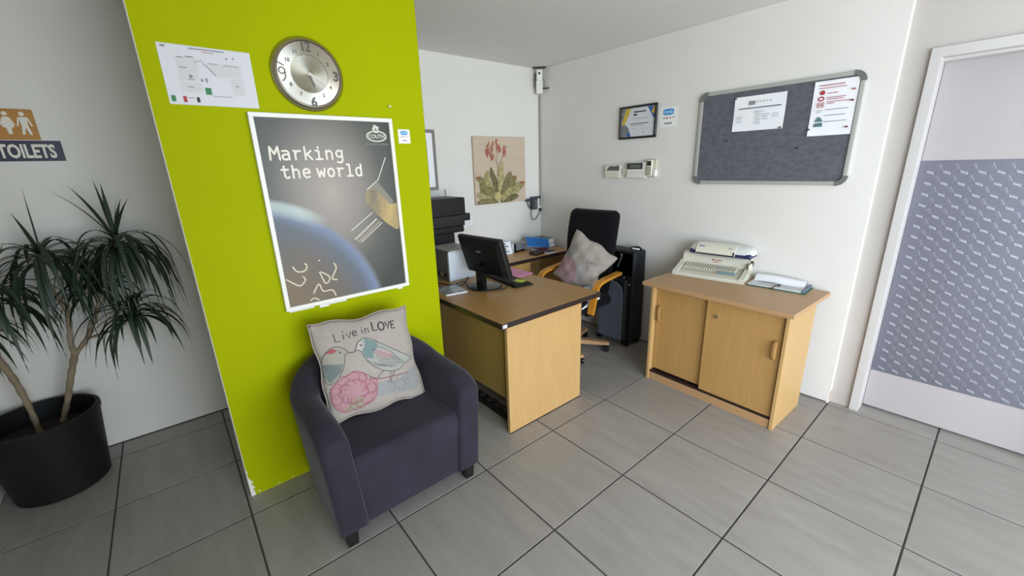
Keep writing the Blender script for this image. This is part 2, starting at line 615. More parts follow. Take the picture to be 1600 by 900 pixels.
def plan(t, off):
    """outer U outline at parameter t in 0..1, moved inwards by off"""
    Ls = YS - YFR
    a, b = W, YBK - YS
    La = PI * (3 * (a + b) - math.sqrt((3 * a + b) * (a + 3 * b))) / 2
    s = t * (2 * Ls + La)
    if s < Ls:
        return Vector((-W + off, YFR + s)), 0.0
    if s > Ls + La:
        return Vector((W - off, YFR + (2 * Ls + La - s))), 0.0
    th = PI * (s - Ls) / La
    ex = 2.6
    c, q = -math.cos(th), math.sin(th)
    px = math.copysign(abs(c) ** (2 / ex), c)
    py = abs(q) ** (2 / ex)
    return Vector((px * (a - off), YS + py * (b - off))), math.sin(th)


def shell():
    b = B()
    sec_n = 18
    rings = []
    N = 56

    def section(t, shrink=0.0, push=0.0):
        _, k = plan(t, 0)
        h = .60 + .125 * (k ** 1.4) - .04 * max(0.0, 1 - min(t, 1 - t) / .07) ** 2
        pts = []
        z0 = .082
        r = TH / 2
        prof = []
        for j in range(5):
            prof.append((0.0, z0 + (h - r - z0) * j / 4))
        for j in range(1, 8):
            a_ = PI * j / 8
            prof.append((r - r * math.cos(a_), h - r + r * .72 * math.sin(a_)))
        for j in range(5):
            prof.append((TH + .012 * j / 4, h - r + (z0 - h + r) * j / 4))
        cz = (z0 + h) / 2
        for (o_, z) in prof:
            o2 = r + (o_ - r) * (1 - shrink)
            z2 = cz + (z - cz) * (1 - shrink * .22)
            p, _k = plan(t, o2)
            tp_ = 1 - .095 * (1 - min(z2, .6) / .6)
            pts.append((p.x * tp_, p.y - push if t in (0, 1) else p.y * (1 if p.y < 0 else 1 - .07 * (1 - min(z2, .7) / .7)), z2))
        return pts
    ends = [(.45, .022), (.2, .018), (.06, .009)]
    rows = [section(0.0, s_, p_) for s_, p_ in ends]
    rows += [section(i / N) for i in range(N + 1)]
    rows += [section(1.0, s_, p_) for s_, p_ in ends[::-1]]
    n = len(rows[0])
    vs = [p for r in rows for p in r]
    m = len(rows)
    fs = [(i * n + k, i * n + (k + 1) % n, (i + 1) * n + (k + 1) % n, (i + 1) * n + k) for i in range(m - 1) for k in range(n)]
    fs += [tuple(range(n))[::-1], tuple(range((m - 1) * n, m * n))]
    return b.add(vs, fs)


shell().build('back_and_arms', SUEDE, arm, smooth=60)
B().box(-.262, .262, -.299, .2, .084, .285, .006, 2).build('seat_base', SUEDE, arm)


def cushion_seat():
    b = B().box(-.26, .26, -.302, .205, .284, .412, .03, 4)
    b.map(lambda v: v if v.z > .33 else Vector((max(-.26, min(.26, v.x * 1.13)), max(-.302, v.y * 1.09) if v.y < 0 else v.y, v.z)))
    return b.map(lambda v: Vector((v.x, v.y, v.z + (.022 * (1 - (v.x / .26) ** 2) * (1 - ((v.y + .05) / .27) ** 2) if v.z > .385 else 0))))


cushion_seat().build('seat_cushion', SUEDE, arm, smooth=60)
for sx in (-1, 1):
    for sy in (-.268, .20):
        b = B()
        q0, q1 = .021, .027
        cx = sx * (.300 if sy < 0 else .25)
        b.add([(cx + i * q0, sy + j * q0, 0) for i, j in ((-1, -1), (1, -1), (1, 1), (-1, 1))] +
              [(cx + i * q1, sy + j * q1, .09) for i, j in ((-1, -1), (1, -1), (1, 1), (-1, 1))],
              [(3, 2, 1, 0), (4, 5, 6, 7), (0, 1, 5, 4), (1, 2, 6, 5), (2, 3, 7, 6), (3, 0, 4, 7)])
        b.build('leg', FOOT, arm)


# ------------------------------------------------------------------ scatter cushions
class Pillow:
    def __init__(s, name, label, a, T, loc, lean, rz, roll, m, dent=None, seed=1, flap=.012):
        s.a, s.T, s.dent, s.seed = a, T, dent, seed
        s.root = thing(name, label, 'cushion', loc, 0)
        s.M = Matrix.Rotation(rz, 4, 'Z') @ Matrix.Rotation(lean, 4, 'X') @ Matrix.Rotation(roll, 4, 'Y')
        r = random.Random(seed)
        s.ph = [r.uniform(0, 6.28) for _ in range(8)]
        b = B()
        N = 41
        for sd in (-1, 1):
            def fn(i, j, sd=sd):
                u, v = i * 2 - 1, j * 2 - 1
                return s.pos(u, v, sd)
            b.grid(fn, N, N)
        b.map(lambda v: s.M @ v)
        ob = b.build('cover', m, s.root, smooth=70)
        bm = bmesh.new()
        bm.from_mesh(ob.data)
        bmesh.ops.remove_doubles(bm, verts=bm.verts, dist=.0006)
        bmesh.ops.recalc_face_normals(bm, faces=bm.faces)
        bm.to_mesh(ob.data)
        bm.free()
        e = [s.pos(-1 + 2 * k / 16, -1, 1) for k in range(16)] + [s.pos(1, -1 + 2 * k / 16, 1) for k in range(16)] + \
            [s.pos(1 - 2 * k / 16, 1, 1) for k in range(16)] + [s.pos(-1, 1 - 2 * k / 16, 1) for k in range(17)]
        B().tube([s.M @ Vector(p) for p in e], .0035, 6).build('piping', m, s.root)

    def thick(s, u, v):
        e = max(0.0, (1 - abs(u) ** 2.2)) * max(0.0, (1 - abs(v) ** 2.2))
        return e ** .55

    def plan(s, u, v):
        k = .055
        x = s.a * u * (1 - k * (1 - v * v) * abs(u) ** 3)
        z = s.a * v * (1 - k * (1 - u * u) * abs(v) ** 3)
        x += .006 * math.sin(7.5 * v + s.ph[6]) * abs(u) ** 5 * (1 - v * v)
        z += .009 * math.sin(6.5 * u + s.ph[7]) * abs(v) ** 5 * (1 - u ** 4)
        if s.dent:
            x, z = s.dent(u, v, x, z)
        return x, z

    def hgt(s, u, v):
        t = s.T * s.thick(u, v)
        edge = max(abs(u), abs(v))
        wr = .004 * math.sin(9 * u + 4 * v + s.ph[0]) * math.sin(7 * v - 3 * u + s.ph[1])
        wr += .005 * math.sin(16 * u + s.ph[2]) * max(0, abs(v) - .45) + .005 * math.sin(15 * v + s.ph[3]) * max(0, abs(u) - .45)
        return t + wr * (1 - edge ** 6)

    def pos(s, u, v, sd):
        x, z = s.plan(u, v)
        bend = .015 * math.sin(2.2 * u + s.ph[4]) * abs(v) + .012 * math.sin(2.0 * v + s.ph[5])
        return (x, -sd * s.hgt(u, v) * (1 if sd > 0 else 1) + bend, z)

    def front(s, x, z, d):
        u, v = x / s.a, z / s.a
        for _ in range(4):
            X, Z = s.plan(u, v)
            u += (x - X) / s.a
            v += (z - Z) / s.a
        u, v = max(-.99, min(.99, u)), max(-.99, min(.99, v))
        p = s.pos(u, v, 1)
        return (x, p[1] - d, z)

    def printed(s, b, name, m, d=.0012, label=None):
        me = bpy.data.meshes.new('tmp')
        me.from_pydata(b.v, [], b.f)
        bm = bmesh.new()
        bm.from_mesh(me)
        bmesh.ops.triangulate(bm, faces=bm.faces[:])
        for _ in range(4):
            ed = [e for e in bm.edges if e.calc_length() > .022]
            if not ed:
                break
            bmesh.ops.subdivide_edges(bm, edges=ed, cuts=1, use_grid_fill=True)
            bmesh.ops.triangulate(bm, faces=bm.faces[:])
        bpy.data.meshes.remove(me)
        q = B().bm(bm)
        q.map(lambda v: s.M @ Vector(s.front(v.x, v.z, d)))
        return q.build(name, m, s.root, smooth=70, recalc=False, label=label)


lean1 = math.radians(-19)
P1 = Pillow('scatter_cushion', 'linen cushion printed with two birds and lettering, leaning in the dark armchair', .238, .062,
            (.625, 1.868, .633), lean1, 0.0, math.radians(2.5), LINEN, seed=3)


def F(name, c, rough=.9):
    return mat(name, c, rough)


def sm(pts, n=5, closed=True):
    if closed:
        L = bez(list(pts) + [pts[0]], n)
        return [(p[0], p[1]) for p in L[:-1]]
    return [(p[0], p[1]) for p in bez(pts, n)]


LINE = F('print_charcoal', (92, 90, 90))
bird = [(-.076, .069), (-.057, .104), (-.044, .115), (-.02, .124), (.014, .109), (.051, .079), (.103, .04), (.151, .005), (.195, -.032),
        (.171, -.041), (.145, -.048), (.107, -.067), (.061, -.061), (.02, -.041), (-.016, -.006), (-.036, .03), (-.046, .063), (-.064, .076)]
bird2 = [(-.1, .073), (-.113, .092), (-.136, .11), (-.162, .111), (-.193, .095), (-.212, .07), (-.219, .025), (-.219, -.018), (-.214, -.045),
         (-.191, -.047), (-.158, -.023), (-.134, .019), (-.121, .058), (-.115, .07)]
P1.printed(B().poly(sm([(.159, -.088), (.203, -.079), (.206, -.165), (.171, -.19), (.08, -.17), (-.011, -.162), (-.003, -.101), (.095, -.113)])),
           'printed_leaf_wash', F('print_blue_grey', (144, 144, 142)), .0008)
fl = [(-.212, -.109), (-.206, -.07), (-.182, -.051), (-.128, -.027), (-.091, -.018), (-.055, -.045), (-.047, -.07), (-.006, -.085),
      (-.024, -.154), (-.053, -.18), (-.104, -.186), (-.169, -.192), (-.205, -.155)]
P1.printed(B().poly(sm(fl)), 'printed_flower', F('print_pink', (172, 132, 136)), .001)
fs_ = B()
for k in range(13):
    a0 = 2 * PI * k / 13 + rnd.uniform(-.2, .2)
    for rr in (.042, .074):
        c_ = (-.115 + rr * math.cos(a0 + rr * 9), -.108 + rr * .85 * math.sin(a0 + rr * 9))
        pr = .022 if rr < .05 else .026
        fs_.stroke(sm([(c_[0] + pr * math.cos(a0 + q), c_[1] + pr * math.sin(a0 + q)) for q in (-1.7, -.9, 0, .9, 1.7)], 3, False), .0026)
fs_.stroke(sm(fl), .003, closed=True)
P1.printed(fs_, 'printed_petal_lines', F('print_crimson', (148, 82, 96)), .0016)
P1.printed(B().poly(sm([(-.17, -.19), (-.13, -.15), (-.09, -.14), (-.075, -.165), (-.1, -.186)])), 'printed_sepal', F('print_olive', (150, 144, 122)), .0013)
P1.printed(B().poly(sm(bird)), 'printed_bird', F('print_pale_sage', (158, 158, 150)), .0012)
P1.printed(B().poly([(-.02, .122), (.032, .092), (.033, .069), (.004, .04), (.005, .017), (-.032, .029), (-.041, .069), (-.025, .087)]),
           'printed_bird_head', F('print_teal', (112, 132, 128)), .0016)
P1.printed(B().poly([(-.074, .069), (-.056, .102), (-.043, .113), (-.03, .1), (-.043, .065), (-.063, .077)]), 'printed_bird_face',
           F('print_cream', (176, 169, 158)), .0016)
P1.printed(B().poly([(.024, .06), (.072, .038), (.11, .003), (.077, -.002), (.035, .015), (.012, .045)]), 'printed_wing', F('print_rose', (178, 150, 148)), .0016)
bl = B().stroke(sm(bird), .0032, closed=True)
for k in range(6):
    t = k / 5
    bl.stroke(sm([(.005 + .025 * t, .06 - .075 * t), (.06 + .02 * t, .028 - .06 * t), (.12 + .03 * t, -.005 - .035 * t)], 5, False), .0024)
bl.stroke(sm([(.035, .09), (.08, .058), (.13, .02)], 5, False), .0026).stroke(sm([(.033, .069), (.072, .045), (.112, .006)], 5, False), .0026)
for k in range(5):
    bl.stroke(sm([(-.025 + .02 * k, .015 - .012 * k), (.0 + .02 * k, -.012 - .008 * k), (.03 + .02 * k, -.03 - .004 * k)], 4, False), .002)
bl.disc(-.042, .093, .0055, n=10)
bl.stroke([(-.076, .069), (-.1, .072)], .004)
bl.stroke([(.033, -.051), (.01, -.066), (.001, -.076)], .003).stroke([(.091, -.066), (.06, -.1), (.061, -.124)], .003).stroke([(.06, -.1), (.042, -.113)], .003)
bl.stroke([(.07, -.063), (.055, -.098)], .0025)
P1.printed(bl, 'printed_bird_lines', LINE, .002)
P1.printed(B().poly(sm(bird2)), 'printed_bird', F('print_stone', (156, 150, 136)), .0012)
P1.printed(B().poly([(-.216, .043), (-.186, .04), (-.136, .027), (-.16, -.016), (-.205, -.046), (-.218, -.011)]), 'printed_wing', F('print_grey_teal', (112, 124, 120)), .0016)
P1.printed(B().poly([(-.203, .092), (-.169, .109), (-.143, .094), (-.168, .085)]), 'printed_cap', F('print_red', (160, 84, 90)), .0016)
b2 = B().stroke(sm(bird2), .003, closed=True).disc(-.136, .083, .005, n=10)
for k in range(5):
    b2.stroke(sm([(-.212 + .012 * k, .04 - .004 * k), (-.195 + .012 * k, .0), (-.205 + .012 * k, -.035 + .008 * k)], 4, False), .0022)
P1.printed(b2, 'printed_bird_lines', LINE, .002)
P1.printed(B().stroke(sm([(-.037, -.062), (.01, -.083), (.07, -.089), (.157, -.095)], 6, False), .005), 'printed_branch', F('print_plum', (138, 96, 108)), .0014)
gf = B()
for k in range(9):
    a0 = 2 * PI * k / 9
    for rr, pr in ((.02, .014), (.04, .018)):
        c_ = (.1 + rr * math.cos(a0), -.138 + rr * .75 * math.sin(a0))
        gf.stroke(sm([(c_[0] + pr * math.cos(a0 + q), c_[1] + pr * .8 * math.sin(a0 + q)) for q in (-1.8, -.9, 0, .9, 1.8)], 3, False), .0018)
P1.printed(gf, 'printed_flower_outline', F('print_grey', (124, 124, 126)), .0014)
lt = B()
for L in ([(-.147, .172), (-.144, .134), (-.122, .133)], [(-.107, .162), (-.108, .138)], [(-.093, .163), (-.084, .138), (-.071, .166)],
          [(-.066, .153), (-.047, .157), (-.05, .166), (-.06, .165), (-.066, .153), (-.061, .144), (-.047, .146)],
          [(-.021, .166), (-.021, .145)], [(-.006, .168), (-.007, .143)], [(-.007, .158), (.002, .167), (.009, .164), (.010, .143)]):
    lt.stroke(sm(L, 3, False) if len(L) > 4 else L, .0042)
lt.disc(-.106, .173, .003, n=8).disc(-.0205, .175, .003, n=8)
for L in ([(.032, .19), (.031, .148), (.051, .148)], [(.096, .178), (.106, .142), (.119, .176)],
          [(.146, .174), (.127, .174), (.125, .139), (.143, .139)], [(.126, .157), (.14, .157)]):
    lt.stroke(L, .0075)
lt.ellipse(.073, .161, .0145, .0195, .0075, n=20)
P1.printed(lt, 'lettering', F('print_dark_grey', (70, 68, 68)), .0016, label='hand-drawn words Live in LOVE')

# ------------------------------------------------------------------ main desk (L-shaped pair)
ZD = .735
desk = thing('desk', 'oak laminate desk with dark edging holding the black monitor', 'desk', (1.65, 2.3, 0))
dt = B().prism([(1.245, 1.60), (2.035, 1.60), (2.06, 1.63), (2.06, 3.15), (1.245, 3.15)], 'xy', ZD - .0015, ZD)
dt.build('desk_top', DESKT, desk, world=True)
B().box(1.238, 2.066, 1.592, 3.155, ZD - .032, ZD - .0015, .004, 2).build('edging', EDGE, desk, world=True, label='dark brown top edging')
B().box(1.312, 1.935, 1.642, 1.664, .004, ZD - .032, .001, 1).build('side_panel', OAKZ, desk, world=True)
B().box(1.312, 1.935, 3.10, 3.122, .004, ZD - .032, .001, 1).build('side_panel', OAKZ, desk, world=True)
B().box(1.335, 1.353, 1.664, 3.10, .205, ZD - .032, .001, 1).build('modesty_panel', OAKY2 if 'OAKY2' in globals() else wood('oak_laminate_modesty', (160, 128, 74), (146, 112, 62), 'z'), desk, world=True)
B().box(1.314, 1.933, 1.640, 1.666, 0, .006).build('floor_strip', EDGE, desk, world=True)
B().box(1.246, 1.275, 1.5905, 1.5925, ZD - .026, ZD - .006).build('badge', mat('silver_label', (205, 205, 205), .3), desk, world=True, label='small silver maker\'s label')
ps = thing('power_strip', 'black power strip on the floor under the desk beside the armchair', 'power strip', (1.41, 1.93, 0))
B().box(-.03, .03, -.19, .19, 0, .045, .006, 2).build('body', BLACK, ps)
for k in range(4):
    B().cyl((0, -.13 + k * .085, .045), (0, -.13 + k * .085, .048), .021, n=20).build('socket', mat('socket_grey', (60, 60, 62), .5), ps)
B().tube(bez([(0, .19, .02), (.02, .26, .012), (.06, .34, .008), (.07, .5, .008)], 6), .005, 8).build('lead', CABLE, ps)

desk2 = thing('desk_return', 'lower oak desk with dark edging along the back wall holding papers', 'desk', (2.52, 2.93, 0))
ZR = .725
B().box(2.076, 3.02, 2.705, 3.155, ZR - .0015, ZR).build('desk_top', OAKX, desk2, world=True)
B().box(2.071, 3.024, 2.697, 3.16, ZR - .030, ZR - .0015, .003, 2).build('edging', EDGE, desk2, world=True, label='dark brown top edging')
B().box(2.10, 2.12, 2.74, 3.15, .004, ZR - .03).build('side_panel', OAKZ, desk2, world=True)
B().box(2.98, 3.0, 2.74, 3.15, .004, ZR - .03).build('side_panel', OAKZ, desk2, world=True)
B().box(2.12, 2.98, 3.12, 3.138, .25, ZR - .03).build('modesty_panel', OAKZ, desk2, world=True)
ped = B().box(2.13, 2.50, 2.75, 3.11, .10, ZR - .032).build('pedestal', OAKZ, desk2, world=True)
for k in range(3):
    z1 = ZR - .045 - k * .19
    d_ = B().box(2.135, 2.495, 2.735, 2.752, z1 - .18, z1, .003, 1).build('drawer', OAKD, desk2, world=True)
    B().box(2.27, 2.36, 2.722, 2.735, z1 - .10, z1 - .085, .003, 2).build('handle', OAKH, d_, world=True)

# monitor seen from behind
mon = thing('computer_monitor', 'black flat monitor seen from behind, standing on the oak desk', 'monitor', (1.615, 2.235, ZD), math.radians(-85))
# local: screen looks towards +Y before the turn (towards the office chair), width along X
Mt = Matrix.Translation((0, 0, .218)) @ Matrix.Rotation(math.radians(17.5), 4, 'X')


def tilt(b):
    return b.map(lambda v: Mt @ v)


def back_shell():
    b = B()
    w, h = .215, .1425
    rows = [(0.0, 1.0), (-.008, 1.0), (-.018, .965), (-.034, .80), (-.040, .74)]
    vs = []
    for y, k in rows:
        for (sx, sz) in ((-1, -1), (1, -1), (1, 1), (-1, 1)):
            vs.append((sx * (w - (1 - k) * .13), y, sz * (h - (1 - k) * .12)))
    fs = [(0, 1, 2, 3)]
    for i in range(len(rows) - 1):
        for k in range(4):
            fs.append((i * 4 + k, i * 4 + (k + 1) % 4, (i + 1) * 4 + (k + 1) % 4, (i + 1) * 4 + k))
    fs.append(tuple(range((len(rows) - 1) * 4, len(rows) * 4))[::-1])
    return b.add(vs, fs)


tilt(back_shell()).build('housing', BLACK, mon, smooth=20)
tilt(B().box(-.215, .215, 0, .014, .128, .1425, .003, 1).box(-.215, .215, 0, .014, -.1425, -.120, .003, 1)
     .box(-.215, -.200, 0, .014, -.120, .128).box(.200, .215, 0, .014, -.120, .128)).build('bezel', BLACK, mon)
tilt(B().box(-.2, .2, .001, .008, -.120, .128)).build('screen', BLACKG, mon)
tilt(B().box(-.022, .022, -.043, -.040, .045, .060, .002, 1)).build('badge', mat('badge_silver', (150, 150, 152), .3, .6), mon, label='small silver badge')
tilt(B().box(-.03, .03, -.0415, -.036, -.115, -.03, .006, 2)).build('neck_bracket', BLACKG, mon)
B().prism([(-.036, -.055), (.036, -.055), (.030, -.02), (-.030, -.02)], 'xy', .012, .16).build('stand_neck', BLACKG, mon)
B().lathe([(.03, .014), (.112, .010), (.118, .004), (.118, 0), (.0, 0)][::-1], (0, -.01, 0), 36).build('stand_base', BLACKG, mon)

# keyboard
kb = thing('keyboard', 'black keyboard lying on the desk behind the monitor', 'keyboard', (1.825, 2.26, ZD), math.radians(-97))
B().prism([(-.075, 0), (.075, 0), (.075, .010), (-.075, .024)], 'yz', -.22, .22).build('keyboard_body', BLACK, kb)
ky = B()
for r in range(6):
    for c in range(20):
        y = .055 - r * .0205
        z = .0175 - y * .0933
        ky.box(-.213 + c * .0213, -.213 + c * .0213 + .018, y - .008, y + .008, z - .001, z + .006, .0015, 1)
ky.build('keys', BLACK, kb, kind='stuff')
tag(B().box(-.03, .03, -.04, .04, 0, .0015).map(lambda v: Matrix.Translation((1.815, 2.11, ZD + .024)) @ Matrix.Rotation(.3, 4, 'Z') @ v)
    .build('sticky_note', mat('lime_note', (196, 210, 60), .7)), 'lime yellow sticky note at the end of the keyboard', 'note')
tag(B().box(-.105, .105, -.15, .15, 0, .008, .002, 1).map(lambda v: Matrix.Translation((2.0 - .03, 2.40, ZD)) @ Matrix.Rotation(.05, 4, 'Z') @ v)
    .build('pink_folder', mat('pink_card', (214, 138, 176), .6)), 'pink paper folder on the desk beside the keyboard', 'folder')
tag(B().tube(bez([(1.40, 2.55, ZD + .006), (1.47, 2.42, ZD + .006), (1.54, 2.40, ZD + .02), (1.50, 2.26, ZD + .006), (1.56, 2.14, ZD + .006), (1.66, 2.09, ZD + .006), (1.72, 2.14, ZD + .006)], 8), .0045, 8)
    .build('monitor_cable', mat('brown_black_cable', (42, 26, 22), .5)), 'black cable looping round the monitor stand on the desk', 'cable')
tag(B().tube(bez([(1.36, 2.47, ZD + .005), (1.45, 2.37, ZD + .005), (1.55, 2.39, ZD + .012), (1.60, 2.46, ZD + .006), (1.66, 2.52, ZD + .006)], 8), .004, 8)
    .build('mouse_cable', CABLE), 'thin black cable on the desk between the case and the monitor', 'cable')
mg = thing('magazine', 'glossy magazine lying at the desk end by the green wall', 'magazine', (1.385, 2.325, ZD), -.15)
B().box(-.075, .075, -.10, .10, 0, .008).build('pages', WHITE, mg)
B().box(-.075, .075, -.099, .10, .008, .0095).build('cover', mat('magazine_cover', (98, 106, 104), .3, vary=(22, 1.0), c2=(196, 200, 198)), mg)

# pale computer case and black printer at the rear of the desk
pc = thing('computer_case', 'grey and white computer case between the monitor and the printer', 'computer', (1.60, 2.66, ZD))
B().box(1.495, 1.72, 2.53, 2.80, ZD, ZD + .215, .006, 2).build('case', mat('warm_grey_plastic', (84, 81, 76), .5), pc, world=True)
B().box(1.500, 1.725, 2.518, 2.531, ZD, ZD + .222, .005, 2).build('front_panel', mat('pale_grey_plastic', (206, 212, 218), .4), pc, world=True)
B().box(1.515, 1.722, 2.516, 2.80, ZD + .215, ZD + .228, .005, 2).build('lid', mat('light_grey_lid', (176, 176, 172), .4), pc, world=True)
for k in range(7):
    B().box(1.4935, 1.4955, 2.56 + k * .03, 2.575 + k * .03, ZD + .11, ZD + .18).build('vent', mat('vent_grey', (84, 82, 78), .6), pc, world=True)
for k in range(3):
    B().box(1.490, 1.4955, 2.555 + k * .05, 2.580 + k * .05, ZD + .03, ZD + .06).build('port', BLACK if k != 1 else STEEL, pc, world=True)
pn = thing('printer', 'tall black printer at the back of the desk half hidden by the green wall', 'printer', (1.62, 2.95, ZD))
PX, PY = 1.40, 2.835
B().box(PX + .02, 1.765, PY, 3.13, ZD, 1.035, .012, 2).build('body', BLACK, pn, world=True)
B().box(PX, 1.845, PY - .02, 3.14, 1.035, 1.085, .008, 2).build('scanner_bed', BLACK, pn, world=True)
B().box(PX, 1.853, PY - .022, 3.14, 1.086, 1.172, .004, 2).build('scanner_lid', BLACKG, pn, world=True)
B().box(1.854, 1.925, PY - .0, 3.0, 1.118, 1.178, .008, 2).build('control_panel', BLACKG, pn, world=True)
B().box(1.872, 1.918, PY - .002, 2.99, 1.178, 1.181).build('control_display', mat('pale_display', (168, 172, 176), .3), pn, world=True)
B().box(PX - .03, 1.855, PY - .04, 3.06, 1.172, 1.310, .010, 2).build('document_feeder', BLACK, pn, world=True)
B().box(1.545, 1.555, PY - .004, PY + .002, ZD + .12, ZD + .27).build('front_slot', mat('slot_grey', (58, 60, 62), .4), pn, world=True)
for (x0, x1, z0, z1, lb) in ((1.995, 2.10, 1.00, 1.075, 'white label card on the back wall beside the printer'), (2.115, 2.17, 1.02, 1.10, 'narrow white note on the back wall right of the printer')):
    nt_ = thing('wall_note', lb, 'note', ((x0 + x1) / 2, YB, (z0 + z1) / 2), 0, 'notes beside the printer')
    B().box(-(x1 - x0) / 2, (x1 - x0) / 2, -.0015, 0, -(z1 - z0) / 2, (z1 - z0) / 2).build('paper', WHITE, nt_)
    ln = B()
    for k in range(4):
        ln.rect(-(x1 - x0) * .4, (x1 - x0) * (.4 if k % 2 else .2), -(z1 - z0) * .3 + k * .014, -(z1 - z0) * .3 + k * .014 + .003, .002)
    ln.build('text_lines', INKL, nt_, smooth=0)

# items on the return desk
cal = thing('desk_calendar', 'white desk calendar card standing on the back desk', 'calendar', (2.44, 3.03, ZR), math.radians(-12))
B().prism([(-.04, 0), (.04, 0), (.004, .115), (-.004, .115)], 'yz', -.075, .055).build('card', WHITE, cal)
cl = B()
for k in range(4):
    cl.rect(-.065, .02 - .02 * (k % 2), .02 + k * .024, .034 + k * .024)
cl.map(lambda v: Vector((v.x, -.0415 + v.z / .115 * .036 + v.y, v.z)))
cl.build('printed_lines', INKG, cal, smooth=0)
B().box(.06, .085, -.02, .02, 0, .095, .003, 1).build('pen_holder', INKL, cal)
hp = thing('hole_punch', 'grey and black hole punch on the back desk beside the calendar', 'hole punch', (2.60, 3.06, ZR), .15)
B().box(-.075, .075, -.055, .055, 0, .018, .004, 2).build('base', BLACK, hp)
B().prism([(-.055, .018), (.055, .018), (.05, .05), (.02, .075), (-.02, .082), (-.05, .06)], 'yz', -.06, .055).build('lever', mat('grey_plastic', (120, 124, 130), .35), hp)
B().box(-.07, -.06, -.056, .056, .016, .085, .004, 2).build('side_cheek', BLACK, hp)
wl = thing('wallet', 'dark brown wallet lying on the back desk\'s front edge', 'wallet', (2.625, 2.79, ZR), .1)
B().box(-.065, .065, -.045, .045, 0, .034, .012, 3).build('leather', mat('brown_leather', (52, 38, 32), .5, bump=(60, .3, .003)), wl)
B().box(-.062, .067, -.0465, -.044, .012, .017).build('zip', EDGE, wl)
nb = thing('notebook', 'small dark notebook with white pages beside the wallet', 'notebook', (2.76, 2.785, ZR), .05)
B().box(-.05, .06, -.07, .07, 0, .014).build('pages', WHITE, nb)
B().box(-.052, .062, -.071, .072, .014, .017).build('cover', mat('dark_violet_cover', (58, 54, 66), .5), nb)
# stack of magazines and papers
zz = ZR
sk = [(.30, .21, .016, (178, 182, 190), 'thin grey magazine at the bottom of the stack on the back desk'),
      (.29, .22, .022, (214, 214, 220), 'white paper sheaf second from the bottom of the desk stack'),
      (.30, .21, .014, (120, 118, 124), 'dark grey magazine third in the desk stack'),
      (.28, .21, .026, (206, 208, 214), 'pale magazine fourth in the desk stack'),
      (.26, .20, .012, (78, 80, 82), 'charcoal folder on top of the desk stack')]
for k, (w, d_, h, c, lb) in enumerate(sk):
    mz = thing('magazine', lb, 'magazine', (2.88, 3.045, zz), [.06, -.04, .1, .02, -.08][k], 'stack of magazines on the back desk')
    B().box(-w / 2 + .003, w / 2 - .003, -d_ / 2 + .003, d_ / 2 - .003, .001, h - .001).build('pages', WHITE, mz)
    B().box(-w / 2, w / 2, -d_ / 2, d_ / 2, h - .0015, h).box(-w / 2, w / 2, -d_ / 2, d_ / 2, 0, .0012).build('cover', mat('cover_%d' % k, c, .4, vary=(14, .6), c2=tuple(x * .8 for x in c)), mz)
    zz += h + .0003
bf = thing('blue_folder', 'bright blue folder with white pages propped against the stack on the back desk', 'folder', (2.77, 2.885, ZR), math.radians(-12))
rb = Matrix.Rotation(math.radians(-40), 4, 'X') @ Matrix.Rotation(math.radians(12), 4, 'Y')
B().box(-.14, .10, -.002, 0, 0, .11).map(lambda v: rb @ v + Vector((0, 0, .035))).build('front_cover', mat('blue_card', (22, 104, 178), .4), bf)
B().box(-.137, .097, 0, .014, .002, .113).map(lambda v: rb @ v + Vector((0, 0, .035))).build('pages', WHITE, bf)
B().box(-.14, .10, .014, .016, 0, .11).map(lambda v: rb @ v + Vector((0, 0, .035))).build('back_cover', mat('blue_card', (22, 104, 178), .4), bf)
rf = thing('red_book', 'dark red book lying under the blue folder', 'book', (2.765, 2.905, ZR), -.1)
B().box(-.06, .06, -.06, .06, .002, .028).build('pages', WHITE, rf)
B().box(-.062, .062, -.062, .06, .028, .031).box(-.062, .062, -.062, .06, 0, .002).box(-.062, .062, -.064, -.062, 0, .031).build('cover', mat('maroon_cover', (98, 28, 38), .5), rf)

# ------------------------------------------------------------------ office chair
oc = thing('office_chair', 'black high-back office chair with bent beech arms behind the desk', 'chair', (2.47, 2.19, 0), math.radians(-86))


def back_pt(i, j, sd):
    z = .46 + (1.17 - .46) * j
    w = .205 + .045 * math.sin(PI * min(1, j * .95 + .05) * .62)
    rc = .06
    if z > 1.17 - rc:
        q = (z - (1.17 - rc)) / rc
        w -= .045 * (1 - math.sqrt(max(0, 1 - q * q)))
    x = (i * 2 - 1) * w
    y = .175 + .11 * j + .015 * math.cos(PI * j * 1.5) - .035 * (1 - abs(i * 2 - 1) ** 2) * .3
    e = (1 - abs(i * 2 - 1) ** 6) * (1 - abs(j * 2 - 1) ** 14)
    return (x, y + sd * .034 * max(0.0, e) ** .5, z)


b = B()
b.grid(lambda i, j: back_pt(i, j, 1), 21, 31)
b.grid(lambda i, j: back_pt(i, j, -1), 21, 31)
ob = b.build('backrest', BLACKF, oc, smooth=60)
bm = bmesh.new()
bm.from_mesh(ob.data)
bmesh.ops.remove_doubles(bm, verts=bm.verts, dist=.001)
bmesh.ops.recalc_face_normals(bm, faces=bm.faces)
bm.to_mesh(ob.data)
bm.free()
B().box(-.245, .245, -.25, .215, .405, .492, .035, 4).map(lambda v: Vector((v.x, v.y, v.z + .015 * (1 - (v.x / .25) ** 2)))).build('seat', BLACKF, oc, smooth=60)


